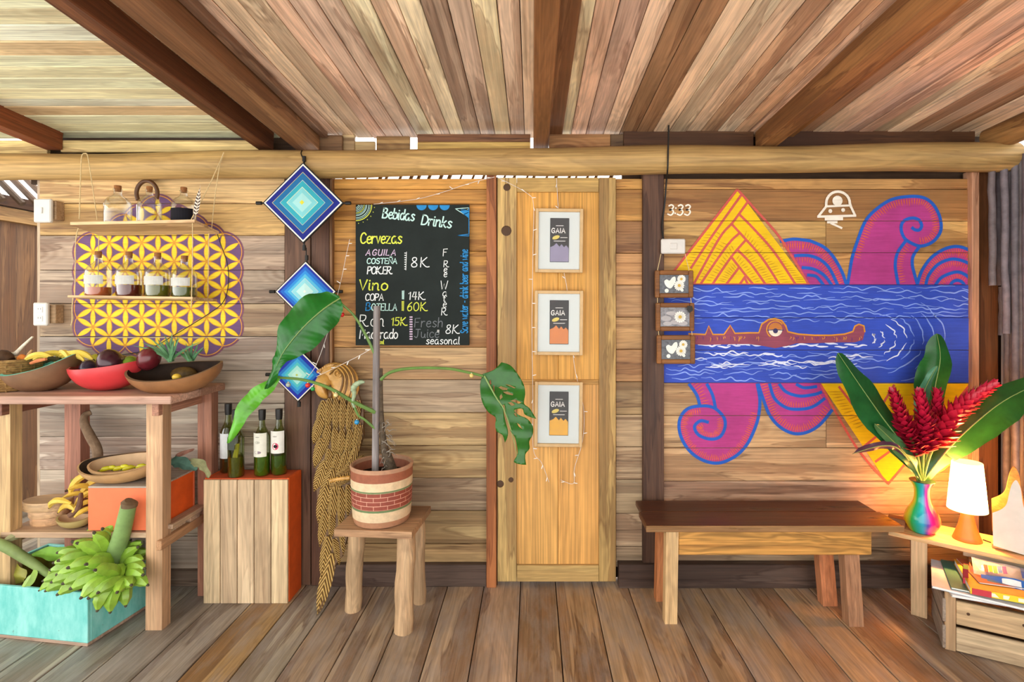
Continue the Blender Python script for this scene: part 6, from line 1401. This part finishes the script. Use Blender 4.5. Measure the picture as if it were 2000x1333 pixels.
# lamp
ld = 2.40; lc = Vector((wx(1889, ld), ld, tz)); lm = thing('table_lamp', 'small lit table lamp with white cone shade and orange base', 'lamp', lc)
MB().lathe([(.052, 0), (.054, .004), (.048, .02), (.034, .06), (.025, .1), (.021, .14), (.018, .15)], n=28).build('base', flat('lamp_orange', '#d87030', .4, .4, .08), lm, smooth=50, local=True)
t = NT('lit_shade'); em = t.n('ShaderNodeEmission'); em.inputs[0].default_value = (1.0, .62, .22, 1); em.inputs[1].default_value = 1.6; tr = t.n('ShaderNodeBsdfTranslucent'); tr.inputs[0].default_value = (.8, .75, .62, 1); ad = t.n('ShaderNodeAddShader'); t.l(em.outputs[0], ad.inputs[0]); t.l(tr.outputs[0], ad.inputs[1]); t.l(ad.outputs[0], t.out.inputs[0])
MB().lathe([(.074, .135), (.0555, .345)], n=36).build('shade', t.m, lm, smooth=True, local=True, fix=False)
sh = lm.children[-1]; sh.data = sh.data.copy()
bm = bmesh.new(); bm.from_mesh(sh.data); bmesh.ops.delete(bm, geom=[f for f in bm.faces if len(f.verts) > 4], context='FACES'); bm.to_mesh(sh.data); bm.free()
bl = bpy.data.lights.new('bulb_light', 'POINT'); bl.energy = 17.0; bl.color = (1.0, .40, .10); bl.shadow_soft_size = .025
bo_ = bpy.data.objects.new('bulb_light', bl); col.objects.link(bo_); bo_.parent = lm; bo_.location = (0, 0, .25)
MB().tube(catmull([(.045, -.03, .012), (.07, -.05, .006), (.12, -.11, .004), (.17, -.18, -.003), (.22, -.25, -.03)], 5), .0028, 6).build('cord', CABLE, lm, smooth=True, local=True)
# holder with curved cut-out sides
mh = thing('magazine_holder', 'pale wooden holder with curved horn-shaped sides beside the lamp', 'holder', (2.02, 2.24, tz))
def HP(px, py, n_):
    d = TP(px, n_); return W(px, py, d)
Q4 = lambda s: q2(T(s), 1600, 640, 2.8975)
front = Q4("985,1235 980,1050")+sm(Q4("980,1050 1030,1030 1060,1000 1075,940 1090,890 1115,865 1140,910 1150,980 1165,1050"))[1:]+Q4("1180,1150 1195,1300")
def lift(u, v, n_, c=None): return HP(u, v, n_)
MB().prism(front, lambda u, v, w: HP(u, v, w), .055, .073).build('side_panel', flat('holder_white', '#d9d2c6', .6, .3, .08, 15), mh)
# the far panel has the same real outline, one holder depth behind
sh_ = Vector((NX.x, NX.y, 0))*.085-Vector((AX.x, AX.y, 0))*.0
mbk = MB().prism(front, lambda u, v, w: HP(u, v, .06)+Vector((NX.x, NX.y, 0))*(w)+Vector((0, 0, .035)), .08, .096); mbk.build('side_panel', WTX, mh, C('#a8743c'))
pA = HP(front[0][0], front[0][1], .06); base_c = pA+Vector((AX.x, AX.y, 0))*.07+Vector((NX.x, NX.y, 0))*.045
MB().box((base_c.x, base_c.y, tz+.012), (.15, .075, .02), .002, M=Matrix.Rotation(TH, 3, 'Z')).build('base_board', WTX, mh, C('#c89a62'))
# ================================================================ right: crate of magazines
ck = thing('crate', 'weathered slatted wooden crate of magazines in the right corner', 'crate', (1.68, 2.196, 0), (0, 0, math.radians(-29)))
CW, CD, CHT = .46, .28, .235
WTZ = PLAIN['Z']
for X, Y in ((.018, .012), (CW-.018, .012), (.018, CD-.012), (CW-.018, CD-.012)): MB().box((X, Y, CHT/2), (.036, .022, CHT), .002).build('corner_post', WTZ, ck, C('#b89670'), local=True)
for k, z in enumerate((.052, .16)):
    MB().box((CW/2+.022, .006, z), (CW-.03, .013, .094), .002).build('slat', WTX, ck, C('#cdae84' if k else '#c9b08c'), local=True); MB().box((CW/2, CD-.004, z), (CW-.03, .012, .094), .002).build('slat', WTX, ck, C('#b89870'), local=True)
    for X in (-.002, CW): MB().box((X, CD/2, z), (.012, CD, .094), .002).build('slat', PLAIN['Y'], ck, C('#9c8c7c'), local=True)
MB().box((CW/2, CD/2, .006), (CW-.02, CD-.02, .01), .001).build('bottom_board', WTX, ck, C('#8a6c50'), local=True)
for X, z in ((.075, .165), (.245, .168)): MB().lathe([(.006, 0), (.004, .001), (1e-5, .0015)], (X, -.0008, z), 10, M=Matrix.Rotation(PI/2, 3, 'X')).build('nail', KN, ck, local=True)
ckM = Matrix.Translation(ck.location) @ Matrix.Rotation(math.radians(-29), 4, 'Z')
def mag(name, label, cat, X, Y, z, sx, sy, th, rz, cover, page='#e8e6e0', tiltx=0.0, tilty=0.0, spine=None):
    t = thing(name, label, cat, ckM @ Vector((X, Y, z)), (tiltx, tilty, math.radians(-29)+rz), 'magazines in the corner crate')
    MB().box((0, 0, th/2), (sx-.004, sy-.004, th*.8), .0005).build('pages', flat('pages', page, .7, .2, .05), t, local=True)
    for zz_ in (th*.95, th*.05): MB().box((0, 0, zz_), (sx, sy, th*.1), .0002).build('cover', TINT, t, C(cover), local=True)
    if spine: MB().box((0, -sy/2+.001, th/2), (sx, .003, th), .0004).build('spine', TINT, t, C(spine), local=True)
    return t
mag('magazine', 'white magazine at the bottom of the pile on the crate', 'magazine', .22, .13, CHT+.002, .44, .30, .010, .10, '#d8dade')
mag('magazine', 'grey-white magazine jutting out left over the crate corner', 'magazine', .17, .10, CHT+.013, .40, .29, .009, -.12, '#cfd3da')
mag('magazine', 'green and teal magazine under the yellow one on the crate', 'magazine', .20, .12, CHT+.023, .36, .28, .007, -.02, '#2f6f66')
m1 = mag('magazine', 'thick yellow magazine with a yellow spine near the top of the pile', 'magazine', .27, .10, CHT+.031, .40, .27, .024, .03, '#d8a028', spine='#f0d030')
tx = MB(); rsx = random.Random(2); fnm = lambda u, v: Vector((u, -.1372, v))
for i in range(7): tx.fill([(-.19+i*.045, .005), (-.19+i*.045+rsx.uniform(.015, .035), .005), (-.19+i*.045+.02, .019), (-.19+i*.045, .019)], fnm)
tx.build('spine_print', TINT, m1, C('#f4ecd0'), local=True, fix=False)['kind'] = 'stuff'
MB().box((-.165, -.137, .012), (.06, .003, .0236), .0003).build('spine_block', TINT, m1, C('#c83a44'), local=True)
mag('magazine', 'blue magazine lying under the plastic packet', 'magazine', .32, .15, CHT+.056, .34, .24, .006, -.06, '#2a6a9c')
mag('magazine', 'orange-brown magazine lying on the yellow one', 'magazine', .20, .14, CHT+.056, .22, .22, .005, .18, '#a8603c')
rb = thing('booklet', 'dark red upright booklet standing among the magazines', 'booklet', ckM @ Vector((.075, .05, CHT+.030)), (0, 0, math.radians(-29)))
MB().box((0, 0, .04), (.018, .008, .08), .001).build('cover', TINT, rb, C('#8e1420'), local=True); MB().box((0, -.0045, .012), (.0175, .001, .024), .0002).build('cover_band', TINT, rb, C('#d8425a'), local=True); MB().box((0, -.0045, .07), (.0175, .001, .018), .0002).build('cover_band', TINT, rb, C('#a89a2c'), local=True)
pk_ = thing('packet', 'clear plastic packet with a blue and white band lying on the magazines', 'packet', ckM @ Vector((.26, .10, CHT+.066)), (.35, 0, math.radians(-29)-.1))
pv, pf_ = [], []; nx_, ny_ = 14, 8
for i in range(nx_+1):
    for j in range(ny_+1):
        u, v = i/nx_, j/ny_; hgt = .028*(math.sin(PI*u)*math.sin(PI*v))**.5 if 0 < i < nx_ and 0 < j < ny_ else 0
        pv.append(((u-.5)*.32, (v-.5)*.16, hgt*(1+.12*math.sin(u*21)+.1*math.sin(v*17+u*5))))
for i in range(nx_):
    for j in range(ny_): pf_.append((i*(ny_+1)+j, (i+1)*(ny_+1)+j, (i+1)*(ny_+1)+j+1, i*(ny_+1)+j+1))
MB().add(pv, pf_).build('plastic', glass('clear_plastic', (.85, .88, .9, 1), .6), pk_, smooth=True, local=True, fix=False)
MB().box((0, 0, .002), (.30, .15, .003), .001).build('card', TINT, pk_, C('#c9ccd2'), local=True)
def patch(u0, v0, u1, v1, name, c, dz=.0012):
    vv, ff = [], []; n_ = 8
    for i in range(n_+1):
        for j in range(3):
            u, v = lerp(u0, u1, i/n_), lerp(v0, v1, j/2); hgt = .028*(max(math.sin(PI*u)*math.sin(PI*v), 0))**.5; vv.append(((u-.5)*.32, (v-.5)*.16, hgt*(1+.12*math.sin(u*21)+.1*math.sin(v*17+u*5))+dz))
    for i in range(n_):
        for j in range(2): ff.append((i*3+j, (i+1)*3+j, (i+1)*3+j+1, i*3+j+1))
    MB().add(vv, ff).build(name, TINT, pk_, C(c), smooth=True, local=True, fix=False)
patch(.10, .06, .96, .3, 'blue_band', '#1f62b8'); patch(.30, .08, .48, .26, 'white_patch', '#e8ecf2', .002); patch(.62, .08, .8, .26, 'white_patch', '#e8ecf2', .002); patch(.5, .4, .9, .8, 'blue_patch', '#2f56a4'); patch(.56, .46, .7, .7, 'dark_patch', '#2a2a30', .002); patch(.72, .46, .86, .7, 'dark_patch', '#3a3a44', .002)
for i, cn in enumerate(('#d83a3a', '#e8c22c', '#3aa04a', '#2f7ac8', '#7a3a98')): patch(.14+i*.045, .38+.03*(i % 2), .18+i*.045, .66, 'rainbow_stripe', cn, .002)
